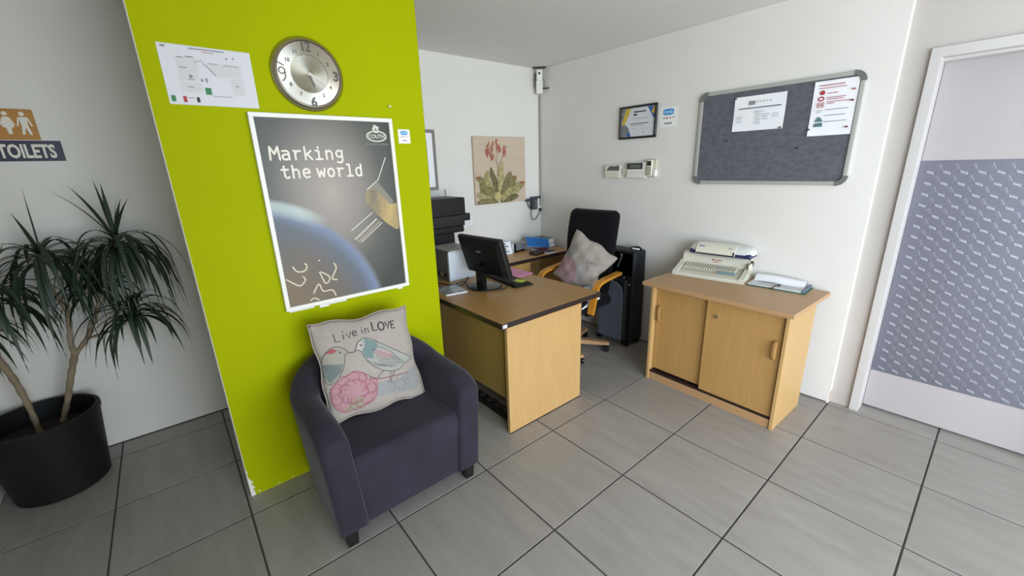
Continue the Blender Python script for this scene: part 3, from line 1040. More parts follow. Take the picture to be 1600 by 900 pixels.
def band(path, wid, th):
    """flat bent-wood band: path in local YZ, width along X"""
    P = [Vector((p[0], p[1])) for p in path]
    vs = []
    for i, p in enumerate(P):
        t = (P[min(i + 1, len(P) - 1)] - P[max(i - 1, 0)]).normalized()
        n = Vector((-t.y, t.x)) * th / 2
        for q in (p + n, p - n):
            vs += [(-wid / 2, q.x, q.y), (wid / 2, q.x, q.y)]
    fs = []
    m = len(P)
    for i in range(m - 1):
        a, c = i * 4, (i + 1) * 4
        fs += [(a, a + 1, c + 1, c), (a + 2, a + 3, c + 3, c + 2), (a, a + 2, c + 2, c), (a + 1, a + 3, c + 3, c + 1)]
    fs += [(0, 1, 3, 2), (4 * m - 4, 4 * m - 3, 4 * m - 1, 4 * m - 2)]
    return B().add(vs, fs)


for sx in (-1, 1):
    pth = [(p[0], p[1]) for p in bez([(.235, .678), (.15, .672), (.02, .662), (-.055, .645), (-.095, .60), (-.125, .50), (-.150, .425)], 8)]
    band(pth, .052, .022).map(lambda v: v + Vector((sx * .285, 0, 0))).build('armrest', BENT, oc, smooth=50)
    B().box(sx * .255 - .02, sx * .255 + .02, -.165, -.12, .405, .43, .003, 1).build('arm_bracket', BLACK, oc)
B().box(-.05, .05, -.10, .13, .365, .408, .01, 2).build('tilt_mechanism', BLACK, oc)
B().box(-.03, .03, .12, .215, .37, .40, .005, 2).box(-.03, .03, .205, .235, .37, .62, .005, 2).build('back_bar', BLACK, oc)
B().cyl((0, 0, .08), (0, 0, .23), .027).cyl((0, 0, .23), (0, 0, .37), .015).build('gas_lift', BLACK, oc)
B().cyl((0, 0, .055), (0, 0, .105), .045, .04).build('hub', BLACK, oc)
for k in range(5):
    a = math.radians(-53 + 86 + 72 * k)
    d = Vector((math.cos(a), math.sin(a), 0))
    n = Vector((-d.y, d.x, 0))
    b = B()
    vs = []
    for (r, w, z0, z1) in ((.03, .026, .062, .104), (.31, .021, .062, .086)):
        for (s_, z) in ((-1, z0), (1, z0), (1, z1), (-1, z1)):
            vs.append(d * r + n * (s_ * w) + Vector((0, 0, z)))
    b.add(vs, [(0, 1, 2, 3), (4, 5, 6, 7), (0, 1, 5, 4), (1, 2, 6, 5), (2, 3, 7, 6), (3, 0, 4, 7)])
    lg = b.build('base_leg', OAKY, oc)
    c = d * .285
    B().cyl(c + n * .006 + Vector((0, 0, .026)), c + n * .024 + Vector((0, 0, .026)), .025, n=16) \
        .cyl(c - n * .006 + Vector((0, 0, .026)), c - n * .024 + Vector((0, 0, .026)), .025, n=16) \
        .cyl(c + Vector((0, 0, .03)), c + Vector((0, 0, .064)), .012, n=12).build('castor', BLACK, lg)


def dent2(u, v, x, z):
    # upper right corner slumps and folds inwards
    q = max(0, u) * max(0, 1 - abs(v - .05) * 1.6)
    return x - .05 * q, z - .02 * max(0, u) * max(0, v) ** 2


P2 = Pillow('scatter_cushion', 'slumped linen cushion with a faded pink flower on the black office chair', .215, .06,
            (2.555, 2.145, .735), math.radians(-16), math.radians(-80), math.radians(24), LINEN2, dent=dent2, seed=9)
P2.printed(B().poly(sm([(-.19, -.17), (-.2, -.06), (-.14, .0), (-.06, -.01), (-.01, -.08), (.0, -.17), (-.08, -.19)])), 'printed_flower', F('print_dusty_rose', (164, 134, 136)), .0012)
pf = B()
for k in range(8):
    a0 = 2 * PI * k / 8
    for rr, pr in ((.035, .02), (.07, .025)):
        c_ = (-.1 + rr * math.cos(a0 + rr * 8), -.095 + rr * .9 * math.sin(a0 + rr * 8))
        pf.stroke(sm([(c_[0] + pr * math.cos(a0 + q), c_[1] + pr * math.sin(a0 + q)) for q in (-1.7, 0, 1.7)], 4, False), .003)
P2.printed(pf, 'printed_petal_lines', F('print_mauve', (124, 100, 106)), .0016)
P2.printed(B().poly(sm([(-.19, .02), (-.15, .1), (-.09, .09), (-.1, .03), (-.15, .0)])), 'printed_bird', F('print_faded_sage', (144, 144, 134)), .0012)
P2.printed(B().poly(sm([(-.02, -.05), (.02, .03), (.06, -.02), (.08, -.1), (.03, -.12)])), 'printed_bird', F('print_faded_grey', (158, 156, 150)), .0012)
l2 = B()
for L in ([(.035, .075), (.033, .045), (.048, .045)], [(.062, .07), (.056, .05), (.07, .05), (.074, .066), (.062, .07)],
          [(.08, .075), (.088, .05), (.098, .075)], [(.12, .078), (.106, .076), (.104, .05), (.12, .05)]):
    l2.stroke(L, .005)
P2.printed(l2, 'lettering', F('print_smoke', (112, 106, 104)), .0016)
# white cloth folded under the cushion
wc = thing('seat_towel', 'white and pale blue folded towel under the cushion on the office chair seat', 'towel', (2.44, 2.17, .5), math.radians(-86))
B().box(-.235, .225, -.262, .07, .004, .022, .008, 2).map(lambda v: Vector((v.x, v.y, v.z + .012 * math.sin(v.x * 22) * math.sin(v.y * 15) - (.05 if v.y < -.25 else 0)))).build('cloth', mat('white_towel', (224, 226, 232), .9), wc)
B().box(.12, .225, -.10, .07, .024, .10, .02, 3).build('blue_fold', mat('pale_blue_cloth', (168, 180, 194), .9, vary=(10, .5), c2=(150, 160, 176)), wc)

# ------------------------------------------------------------------ black bag standing in the corner
bag = thing('trolley_bag', 'black upright bag with a dark grey panel standing behind the office chair', 'bag', (2.93, 1.98, 0))
B().box(2.86, 3.025, 1.872, 2.22, .03, .835, .02, 3).build('body', BAGF, bag, world=True)
B().box(2.80, 2.862, 1.905, 2.19, .05, .60, .025, 3).build('front_pocket', BAGF, bag, world=True)
B().prism([(1.93, .06), (2.17, .06), (2.17, .57), (2.10, .585), (2.0, .57), (1.945, .53), (1.93, .47)], 'yz', 2.792, 2.800).build('grey_panel', GREYP, bag, world=True, label='dark grey panel')
B().tube(bez([(2.79, 1.93, .06), (2.79, 1.928, .30), (2.79, 1.93, .47), (2.79, 1.945, .532), (2.79, 2.0, .572), (2.79, 2.10, .588)], 6), .004, 6).build('piping', mat('grey_piping', (110, 112, 118), .5), bag, world=True)
B().box(2.86, 2.875, 1.89, 2.20, .62, .82, .006, 2).build('top_flap', BAGF, bag, world=True)
B().tube(bez([(2.852, 2.01, .80), (2.845, 1.99, .80), (2.845, 2.00, .76), (2.85, 2.02, .72), (2.848, 2.03, .69)], 6), .006, 6).build('zip_pull', mat('grey_metal', (140, 142, 148), .35, .7), bag, world=True, label='metal zip pull')
B().box(2.852, 2.86, 1.905, 1.93, .545, .56, .002, 1).box(2.852, 2.858, 1.96, 1.968, .60, .61).build('logo_tab', INKL, bag, world=True)
B().tube(bez([(2.95, 1.885, .83), (2.95, 1.885, .848), (2.95, 1.91, .856), (2.95, 1.96, .848), (2.95, 1.965, .83)], 5), .011, 8).build('carry_handle', BLACK, bag, world=True)
B().box(2.93, 2.97, 1.885, 1.955, .838, .852, .004, 1).build('handle_label', WHITE, bag, world=True)
for y in (1.90, 2.19):
    B().cyl((2.84, y - .015, .025), (2.84, y + .015, .025), .025, n=16).build('wheel', BLACK, bag, world=True)
    B().cyl((2.99, y - .015, .025), (2.99, y + .015, .025), .025, n=16).build('wheel', BLACK, bag, world=True)

# ------------------------------------------------------------------ sideboard
sb = thing('sideboard', 'low oak sideboard with two sliding doors below the noticeboard', 'cabinet', (2.68, 1.05, 0), -.029)
ZS = .742
B().box(-.25, .343, -.452, .474, ZS - .027, ZS, .003, 2).build('worktop', OAKY, sb)
B().box(-.205, .21, -.425, -.407, 0, ZS - .027, .001, 1).build('side_panel', OAKZ, sb)
B().box(-.205, .21, .407, .425, 0, ZS - .027, .001, 1).build('side_panel', OAKZ, sb)
B().box(-.19, .20, -.407, .407, .05, .066).build('bottom_panel', OAKY, sb)
B().box(.195, .207, -.407, .407, .0, ZS - .027).build('back_panel', OAKZ, sb)
B().box(-.195, -.177, -.407, .407, 0, .056, .001, 1).build('plinth', OAKY, sb)
B().box(-.19, -.06, -.407, .407, .692, ZS - .027).build('top_rail', OAKY, sb)
B().box(-.192, -.14, -.407, .407, .056, .068).build('track', EDGE, sb)
d1 = B().box(-.160, -.146, .0, .403, .080, .706, .001, 1).build('sliding_door', OAKD, sb)
d2 = B().box(-.185, -.169, -.399, .038, .070, .708, .001, 1).build('sliding_door', OAKD, sb)


def pull(cx, cy, cz, par):
    pth = bez([(cx, cy, cz - .052), (cx - .010, cy, cz - .050), (cx - .022, cy, cz - .035), (cx - .024, cy, cz), (cx - .022, cy, cz + .035), (cx - .010, cy, cz + .050), (cx, cy, cz + .052)], 5)
    b_ = B().tube(pth, .0085, 8).map(lambda v: Vector((v.x, cy + (v.y - cy) * 1.35, v.z)))
    b_.build('handle', OAKH, par, label='wooden bow handle')


pull(-.160, .373, .508, d1)
pull(-.185, -.372, .492, d2)
B().cyl((-.185, -.026, .600), (-.193, -.026, .600), .011).cyl((-.193, -.026, .600), (-.196, -.026, .600), .007).build('lock', CHROME, d2, label='round chrome lock')

# comb binding machine
bmch = thing('binding_machine', 'cream comb binding machine on the sideboard under the laminator', 'binding machine', (2.925, 1.27, ZS), RW + math.radians(7))
# local: X along its length (towards -Y of the room), -Y to the user
B().prism([(-.14, 0), (.105, 0), (.105, .05), (.02, .060), (-.09, .030), (-.134, .022)], 'yz', -.235, .235).build('base', CREAM, bmch)
B().prism([(-.100, .0275), (.018, .0600), (.018, .064), (-.100, .0315)], 'yz', -.195, .195).build('comb_tray', CREAM2, bmch)
for sx in (-1, 1):
    B().prism([(-.14, 0), (.02, 0), (.02, .085), (-.02, .066), (-.10, .040), (-.135, .030)], 'yz', sx * .22 - .016, sx * .22 + .016).build('side_cheek', CREAM, bmch)
cm = B()
for k in range(21):
    x = -.18 + k * .0165
    cm.prism([(-.060, .043), (.005, .061), (.005, .074), (-.050, .058)], 'yz', x, x + .008)
cm.build('comb_teeth', mat('comb_cream', (214, 211, 190), .5), bmch, kind='stuff')
B().box(.05, .165, -.085, -.055, .040, .050, .002, 1).build('blue_slider', mat('blue_grey_slider', (118, 148, 166), .4), bmch, label='blue-grey margin slider')
prof = [(.018, .06), (.020, .085), (.026, .120), (.042, .140), (.07, .147), (.10, .140), (.105, .05)]
B().prism(prof, 'yz', -.225, .20).build('cover', CREAM, bmch)
B().prism([(p[0] * .9 + .006, p[1] * .94) for p in prof], 'yz', .20, .222).build('end_cap', CREAM2, bmch)
B().cyl((.222, .06, .10), (.236, .06, .10), .02).build('pivot', STEELD, bmch)
B().box(.226, .236, -.02, .06, .03, .11, .004, 2).build('lever', CREAM, bmch)
B().cyl((-.012, .026, .106), (-.012, .021, .106), .006, n=10).box(.0, .045, .0205, .026, .103, .108).box(-.012, .03, .0195, .026, .090, .094).build('logo', INKR, bmch, label='small red maker\'s mark')

# laminator
lm = thing('laminator', 'cream and navy laminator stacked on top of the binding machine', 'laminator', (2.962, 1.235, ZS + .148), RW + math.radians(4))
B().box(-.205, .205, -.068, .068, 0, .034, .012, 3).build('lower_housing', NAVY, lm)
lp = [(-.072, .026), (-.066, .048), (-.045, .070), (0, .080), (.05, .074), (.07, .05), (.07, .026)]
lid = B()
vs = []
K = 26
for i in range(K + 1):
    u = -1 + 2 * i / K
    e = (1 - abs(u) ** 5)
    for (y, z) in lp:
        vs.append((u * .215, y * (.55 + .45 * e ** .5), .026 + (z - .026) * (.35 + .65 * e ** .5)))
n = len(lp)
lid.add(vs, [(i * n + k, i * n + (k + 1) % n, (i + 1) * n + (k + 1) % n, (i + 1) * n + k) for i in range(K) for k in range(n)] + [tuple(range(n)), tuple(range(K * n, (K + 1) * n))])
lid.build('upper_housing', mat('silver_cream_plastic', (206, 208, 202), .35), lm, smooth=50)
B().prism([(-.080, .010), (-.076, .040), (-.050, .071), (-.010, .0815), (-.010, .076), (-.05, .05), (-.07, .010)], 'yz', -.155, .105).build('feed_cover', CREAM, lm)
B().box(-.15, .100, -.0808, -.076, .010, .015).box(.095, .103, -.0815, -.076, .010, .038).build('feed_slot', INK, lm)
B().box(-.135, -.10, -.068, -.0645, .058, .064).build('logo', mat('violet_label', (110, 116, 176), .4), lm, label='small violet label')
B().box(.06, .085, -.067, -.064, .058, .061).build('marking', INKG, lm)

# lever arch file with paper
cf = thing('ring_folder', 'open green folder with white printed sheets lying on the sideboard', 'folder', (2.93, .845, ZS), RW + math.radians(2))
B().box(-.165, .165, -.10, .095, 0, .004, .001, 1).build('cover', mat('green_card', (38, 100, 74), .5), cf, label='dark green cover')
B().box(-.158, .14, -.094, .09, .004, .014, .002, 1).build('sheet_stack', PAPER, cf)


def roll(i, j):
    y = .0 + .088 * i
    z = .0155 + .034 * math.sin(PI * min(1, i * 1.05) * .78)
    return (-.150 + .285 * j, y, z + .004 * math.sin(j * 5))


B().grid(roll, 12, 8).grid(lambda i, j: Vector(roll(i, j)) + Vector((0, 0, -.012 * i - .001)), 12, 8).build('curled_sheets', WHITE, cf, smooth=60)
B().box(.142, .156, -.09, .09, .004, .022, .001, 1).build('divider', mat('slate_divider', (96, 110, 124), .5), cf)
tl = B()
for k, (a0, a1, z) in enumerate(((-.12, .1, -.02), (-.13, .02, -.035), (.0, .12, -.05), (-.1, -.03, -.066), (.04, .10, -.075))):
    tl.add([(a0, z, .0143), (a1, z, .0143), (a1, z + .003, .0143), (a0, z + .003, .0143)], [(0, 1, 2, 3)])
tl.build('text_lines', INKG, cf, smooth=0)
B().tube(bez([(.01, -.05, .016), (.005, -.07, .022), (-.004, -.09, .018), (-.01, -.112, .006)], 5), .004, 6).cyl((.012, -.05, .015), (.012, -.05, .028), .008).build('clip', STEELD, cf, label='dark metal clip')

# ------------------------------------------------------------------ potted dracaena
PCX, PCY = -.69, 2.92
pl = thing('potted_dracaena', 'dragon tree with drooping narrow leaves in a large black pot', 'potted plant', (PCX, PCY, 0))
B().lathe([(0.001, 0), (.168, 0), (.178, .008), (.216, .37), (.222, .378), (.222, .398), (.216, .404), (.204, .402), (.200, .37), (.192, .30), (.001, .30)], (0, 0, 0), 56).build('pot', POT, pl)
B().lathe([(.001, .30), (.13, .306), (.192, .302), (.192, .29), (.001, .29)], (0, 0, 0), 40).build('soil', SOIL, pl)


def stem(pts, r0, r1):
    P = bez(pts, 6)
    n = len(P)
    rs = [.64 * r0 + .64 * (r1 - r0) * i / (n - 1) + .0018 * math.sin(i * 2.1) for i in range(n)]
    return B().tube(P, rs, 10).build('stem', BARK, pl, world=True, smooth=60)


FK = (-.505, 2.96, .665)
stem([(-.645, 3.02, .29), (-.59, 3.0, .43), (-.545, 2.98, .56), FK], .020, .024)
sA = stem([FK, (-.50, 2.95, .75), (-.475, 2.94, .90), (-.50, 2.92, 1.05), (-.487, 2.90, 1.19)], .019, .013)
sB = stem([FK, (-.43, 2.93, .76), (-.36, 2.90, .90), (-.27, 2.88, 1.08), (-.215, 2.87, 1.22)], .018, .012)
sC = stem([(-.44, 2.935, .745), (-.37, 2.88, .77), (-.29, 2.84, .80), (-.225, 2.82, .87)], .012, .009)
sD = stem([(-.478, 2.94, .88), (-.43, 2.95, .94), (-.365, 2.95, 1.02)], .010, .008)
stem([(-.72, 2.97, .29), (-.715, 2.95, .45), (-.72, 2.93, .60), (-.735, 2.91, .73)], .018, .022)
sE = stem([(-.735, 2.91, .72), (-.72, 2.88, .84), (-.69, 2.85, .95), (-.665, 2.84, 1.05)], .016, .011)
sF = stem([(-.735, 2.91, .72), (-.78, 2.90, .82), (-.79, 2.88, .92)], .014, .011)


def leaf(par, c, az, el, L, w, rg):
    n = 11
    pts = []
    p = Vector(c)
    d = Vector((math.cos(az) * math.cos(el), math.sin(az) * math.cos(el), math.sin(el)))
    st = L / n
    droop = rg.uniform(1.5, 2.4) * (.22 if el > 1.15 else 1.0)
    for i in range(n + 1):
        pts.append(p.copy())
        d = d + Vector((0, 0, -1)) * droop * st * 5.2 * (0.75 + 0.6 * i / n)
        d.normalize()
        p = p + d * st
    for q in pts:
        q.y = min(q.y, YB - .012)
        q.x = max(q.x, XL + .012)
        if YG - .03 < q.y < YG + .17:
            q.x = min(q.x, GX0 - .012)
    vs, fs = [], []
    for i, q in enumerate(pts):
        t = (pts[min(i + 1, n)] - pts[max(i - 1, 0)]).normalized()
        sd = t.cross(Vector((0, 0, 1)))
        if sd.length < .1:
            sd = Vector((-math.sin(az), math.cos(az), 0))
        sd.normalize()
        k = i / n
        ww = w * (.75 + .6 * math.sin(PI * min(1, k * 1.1))) * (1 - k ** 3.2) + .0004
        nn = sd.cross(t)
        vs += [q - sd * ww + nn * ww * .3, q, q + sd * ww + nn * ww * .3]
    for i in range(n):
        a = i * 3
        fs += [(a, a + 1, a + 4, a + 3), (a + 1, a + 2, a + 5, a + 4)]
    B().add(vs, fs).build('leaf', LEAF, par, world=True, recalc=False, smooth=80)


def crown(par, c, n, L, seed):
    rg = random.Random(seed)
    for k in range(n):
        az = 2.39996 * k + rg.uniform(-.25, .25)
        f = k / (n - 1)
        el = 1.45 - 1.25 * f ** .45 + rg.uniform(-.12, .12)
        ll = L * (rg.uniform(.45, .75) if f < .12 else rg.uniform(.85, 1.12))
        leaf(par, (c[0], c[1], c[2] - .05 * f + rg.uniform(-.01, .012)), az, el, ll, rg.uniform(.0055, .0082), rg)


crown(sA, (-.487, 2.90, 1.205), 60, .45, 1)
crown(sB, (-.215, 2.87, 1.235), 66, .45, 22)
crown(sC, (-.225, 2.82, .885), 48, .33, 3)
crown(sD, (-.36, 2.95, 1.03), 34, .28, 4)
crown(sE, (-.665, 2.84, 1.065), 50, .36, 5)
crown(sF, (-.79, 2.88, .935), 30, .32, 6)

rg0 = random.Random(31)
for (c_, az_, el_, L_) in (((-.215, 2.87, 1.24), 3.0, .55, .62), ((-.215, 2.87, 1.235), .2, .75, .50), ((-.487, 2.9, 1.2), .1, .25, .42), ((-.487, 2.9, 1.2), 3.3, .5, .42), ((-.215, 2.87, 1.24), 2.0, 1.45, .30), ((-.225, 2.82, .89), .1, .3, .34)):
    leaf(sB if c_[0] == -.215 else (sA if c_[0] == -.487 else sC), c_, az_, el_, L_, .0058, random.Random(3))
# ------------------------------------------------------------------ things on the green wall
# wall clock
ck = thing('wall_clock', 'round brushed steel wall clock above the poster', 'clock', (.619, YG, 1.952))
brs = bpy.data.materials.new('spun_steel')
brs.use_nodes = True
nt = brs.node_tree
pb = nt.nodes['Principled BSDF']
pb.inputs['Base Color'].default_value = lin((186, 180, 166))
pb.inputs['Metallic'].default_value = 1.0
pb.inputs['Roughness'].default_value = .34
pb.inputs['Anisotropic'].default_value = .85
tn = nt.nodes.new('ShaderNodeTangent')
tn.direction_type = 'RADIAL'
tn.axis = 'Y'
nt.links.new(tn.outputs[0], pb.inputs['Tangent'])
brs2 = brs.copy()
brs2.name = 'spun_steel_dark'
brs2.node_tree.nodes['Principled BSDF'].inputs['Base Color'].default_value = lin((146, 140, 124))
NUM = mat('numeral_grey', (88, 84, 74), .4, .6)
B().lathe([(.001, 0), (.150, 0), (.152, .006), (.150, .012), (.138, .026), (.133, .027), (.130, .022), (.128, .020), (.001, .020)], (0, 0, 0), 72, 'y').build('rim', brs, ck)
B().lathe([(.128, .0202), (.128, .0208), (.078, .0225), (.077, .020)], (0, 0, 0), 72, 'y').build('dial_ring', brs, ck)
B().lathe([(.001, .0202), (.001, .0215), (.05, .0208), (.074, .0222), (.076, .0222), (.076, .0202)], (0, 0, 0), 72, 'y').build('centre_dial', brs2, ck)
for h, s_ in ((1, '1'), (2, '2'), (4, '4'), (5, '5'), (7, '7'), (8, '8'), (10, '10'), (11, '11')):
    a = PI / 2 - h * PI / 6
    B().text(s_, .096 * math.cos(a), .096 * math.sin(a) - .007, .021, .0232, 'CENTER', bold=.0007).build('hour_numeral', NUM, ck, smooth=0)
for s_, x_, z_, h_, k_ in (('12', -.002, .091, .054, .8), ('6', .002, -.130, .052, 1), ('3', .113, -.018, .056, 1)):
    B().text(s_, x_, z_, h_, .0232, 'CENTER', k_, .0018).build('large_numeral', NUM, ck, smooth=0)
bn = B()
bn.ellipse(-.111, .004, .012, .012, .005, .0232, 20)
bn.stroke([(-.099, .004), (-.099, -.02), (-.108, -.034), (-.116, -.036)], .005, .0232).stroke([(-.125, .036), (-.099, .024)], .0045, .0232)
bn.build('large_numeral', NUM, ck, smooth=0)
B().stroke([(-.008, .005), (.068, -.038)], .0060, .0262).build('minute_hand', CHROME, ck, smooth=0)
B().stroke([(-.004, .008), (.014, -.05)], .006, .0250).build('hour_hand', STEELD, ck, smooth=0)
B().cyl((0, -.022, 0), (0, -.028, 0), .006).build('hand_boss', CHROME, ck)

# site map sheet
mp_ = thing('site_map', 'printed white landscape site plan sheet left of the clock on the green wall', 'sheet', (.252, YG, 1.906))
B().box(-.149, .149, -.0015, 0, -.105, .105).build('paper', PAPER, mp_)
g = B().poly([(-.100, .060), (-.035, .062), (-.036, .012), (-.045, -.018), (-.101, -.018)], .002).poly([(-.103, -.024), (-.036, -.024), (-.036, -.058), (-.103, -.058)], .002)
g.poly([(-.018, .052), (.108, .055), (.108, .006), (.014, .003)], .002).poly([(.064, .002), (.108, .002), (.106, -.060), (.063, -.060)], .002)
g.build('grey_plots', mat('plot_grey', (198, 199, 199), .6), mp_, smooth=0)
t = B().rect(-.138, -.124, .092, .099, .002).rect(-.055, .060, .094, .098, .002).rect(-.098, -.075, .061, .064, .0024).rect(-.07, -.045, .064, .068, .0024)
t.rect(.06, .068, .07, .075, .002).rect(.084, .09, .073, .078, .002).rect(-.096, -.072, .026, .029, .0024).stroke([(-.012, .044), (.018, .008)], .003, .0024)
t.rect(-.005, .06, -.069, -.067, .002).disc(-.065, -.002, .006, .0024).rect(-.075, -.055, -.014, -.011, .0024).stroke([(-.045, .048), (-.02, .058), (-.016, .04)], .002, .0024)
t.rect(-.08, -.062, -.042, -.039, .0024).rect(.076, .09, -.028, -.025, .0024).rect(.05, .10, .046, .048, .0024).rect(.0, .03, .048, .050, .0024).rect(-.035, -.028, -.018, -.008, .0024).rect(-.02, -.014, -.02, -.004, .0024)
t.build('map_marks', INKG, mp_, smooth=0)
B().rect(-.028, -.008, -.064, -.039, .0026).rect(-.141, -.127, -.095, -.074, .0024).build('green_symbols', INKGR, mp_, smooth=0)
B().rect(-.062, -.052, -.094, -.076, .0024).build('dark_symbol', INK, mp_, smooth=0)
B().rect(-.104, -.093, -.096, -.074, .0024).rect(-.015, .022, .086, .088, .0024).rect(-.088, -.070, -.080, -.078, .0024).build('red_symbol', INKR, mp_, smooth=0)

# framed poster
po = thing('framed_poster', 'large poster reading Marking the world in a white frame on the green wall', 'poster', (.667, YG, 1.343))
fr = B()
fr.box(-.318, .318, -.024, 0, .423, .442, .002, 1).box(-.318, .318, -.024, 0, -.442, -.423, .002, 1)
fr.box(-.318, -.299, -.024, 0, -.423, .423, .002, 1).box(.299, .318, -.024, 0, -.423, .423, .002, 1)
fr.build('frame', mat('white_frame', (232, 230, 222), .4), po)
pm = bpy.data.materials.new('poster_print')
pm.use_nodes = True
nt = pm.node_tree
pb = nt.nodes['Principled BSDF']
pb.inputs['Roughness'].default_value = .4
pb.inputs['Specular IOR Level'].default_value = .25
tc = nt.nodes.new('ShaderNodeTexCoord')


def dist_node(cx, cz, sx=1.0, sz=1.0):
    mpn = nt.nodes.new('ShaderNodeMapping')
    mpn.inputs['Location'].default_value = (-cx * sx, 0, -cz * sz)
    mpn.inputs['Scale'].default_value = (sx, 0, sz)
    nt.links.new(tc.outputs['Object'], mpn.inputs['Vector'])
    ln_ = nt.nodes.new('ShaderNodeVectorMath')
    ln_.operation = 'LENGTH'
    nt.links.new(mpn.outputs[0], ln_.inputs[0])
    return ln_.outputs['Value']


def ramp(val, stops):
    r = nt.nodes.new('ShaderNodeValToRGB')
    e = r.color_ramp.elements
    while len(e) < len(stops):
        e.new(.5)
    for k, (p_, c_) in enumerate(stops):
        e[k].position = p_
        e[k].color = lin(c_) if len(c_) == 3 else c_
    nt.links.new(val, r.inputs[0])
    return r.outputs[0]


def mixc(f, a, b_):
    m = nt.nodes.new('ShaderNodeMix')
    m.data_type = 'RGBA'
    nt.links.new(f, m.inputs[0])
    nt.links.new(a, m.inputs[6])
    nt.links.new(b_, m.inputs[7])
    return m.outputs[2]


bgc = ramp(dist_node(-.03, .10, 1.5, 1.0), [(0.0, (168, 158, 148)), (.20, (142, 135, 127)), (.40, (92, 92, 86)), (.60, (66, 69, 65))])
# the globe: centre low left, soft blue limb, tan inside
dg = dist_node(-.429, -.534)
globe = ramp(dg, [(0.0, (112, 98, 80)), (.22, (122, 107, 88)), (.42, (106, 100, 92)), (.52, (100, 106, 116)), (.575, (120, 132, 158)), (.60, (138, 140, 146))])
msk = ramp(dg, [(.575, (0, 0, 0)), (.605, (255, 255, 255))])
out = mixc(msk, globe, bgc)
# shade on the upper left of the globe and pale glow along the limb
band = ramp(dg, [(.55, (0, 0, 0)), (.59, (255, 255, 255)), (.612, (255, 255, 255)), (.635, (0, 0, 0))])
near = ramp(dist_node(-.26, .06), [(0.0, (255, 255, 255)), (.10, (235, 235, 235)), (.22, (0, 0, 0))])
mu = nt.nodes.new('ShaderNodeMix')
mu.data_type = 'RGBA'
mu.blend_type = 'MULTIPLY'
mu.inputs[0].default_value = 1.0
nt.links.new(band, mu.inputs[6])
nt.links.new(near, mu.inputs[7])
gl = mu.outputs[2]
pale = nt.nodes.new('ShaderNodeRGB')
pale.outputs[0].default_value = lin((188, 200, 196))
out = mixc(gl, out, pale.outputs[0])
dk = ramp(dist_node(-.33, -.07, 1.0, .62), [(0.0, (190, 190, 190)), (.16, (0, 0, 0))])
dark = nt.nodes.new('ShaderNodeRGB')
dark.outputs[0].default_value = lin((78, 92, 98))
out = mixc(dk, out, dark.outputs[0])
nt.links.new(out, pb.inputs['Base Color'])
B().rect(-.299, .299, -.423, .423, .012).build('print', pm, po, smooth=0)
tapeb = B()
for (x0, x1, h) in ((-.302, -.19, .012), (-.165, -.12, .02), (-.12, -.03, .013), (.255, .285, .014)):
    tapeb.box(x0, x1, -.003, 0, -.442 - h, -.44)
tapeb.build('backing_paper', WHITE, po)
GLY = {  # monoline letters in a 0..1 cell (x), baseline 0, x-height .70, caps 1
    'M': [[(.02, 0), (.08, 1), (.42, .45), (.76, 1), (.84, 0)]],
    'a': [[(.12, .66), (.35, .70), (.58, .66), (.66, .52), (.66, 0)], [(.66, .40), (.32, .42), (.12, .34), (.08, .18), (.18, .03), (.40, 0), (.66, .12)]],
    'r': [[(.10, .70), (.22, .70), (.22, 0)], [(.22, .40), (.36, .64), (.58, .70), (.72, .66)]],
    'k': [[(.12, 1), (.12, 0)], [(.68, .70), (.16, .32)], [(.30, .42), (.72, 0)]],
    'i': [[(.12, .70), (.40, .70), (.40, 0)], [(.10, 0), (.70, 0)], [(.38, .92), (.38, 1.0)]],
    'n': [[(.12, .70), (.12, 0)], [(.12, .50), (.30, .68), (.52, .68), (.66, .54), (.66, 0)]],
    'g': [[(.66, .55), (.50, .70), (.26, .70), (.10, .54), (.10, .34), (.24, .18), (.50, .18), (.66, .34)], [(.70, .70), (.66, .60), (.66, -.12), (.54, -.28), (.30, -.30), (.14, -.24)]],
    't': [[(.34, .95), (.34, .16), (.46, .02), (.62, .02), (.74, .10)], [(.08, .68), (.70, .68)]],
    'h': [[(.12, 1), (.12, 0)], [(.12, .50), (.30, .68), (.52, .68), (.66, .54), (.66, 0)]],
    'e': [[(.08, .38), (.70, .38), (.66, .58), (.50, .70), (.28, .70), (.12, .56), (.08, .34), (.16, .12), (.34, .0), (.66, .06)]],
    'w': [[(.02, .70), (.18, .02), (.40, .50), (.62, .02), (.78, .70)]],
    'o': [[(.40, .70), (.18, .62), (.08, .36), (.18, .08), (.40, 0), (.62, .08), (.72, .36), (.62, .62), (.40, .70)]],
    'l': [[(.14, 1), (.40, 1), (.40, 0)], [(.12, 0), (.70, 0)]],
    'd': [[(.66, 1), (.66, 0)], [(.66, .54), (.50, .70), (.28, .70), (.10, .52), (.10, .20), (.26, 0), (.50, 0), (.66, .16)]]}


def mono(b_, s_, x, z, pit, cap, w, d):
    for ch in s_:
        if ch == ' ':
            x += pit * .45
            continue
        for L in GLY[ch]:
            b_.pen([(x + p[0] * pit, z + p[1] * cap) for p in L], w, d)
        x += pit


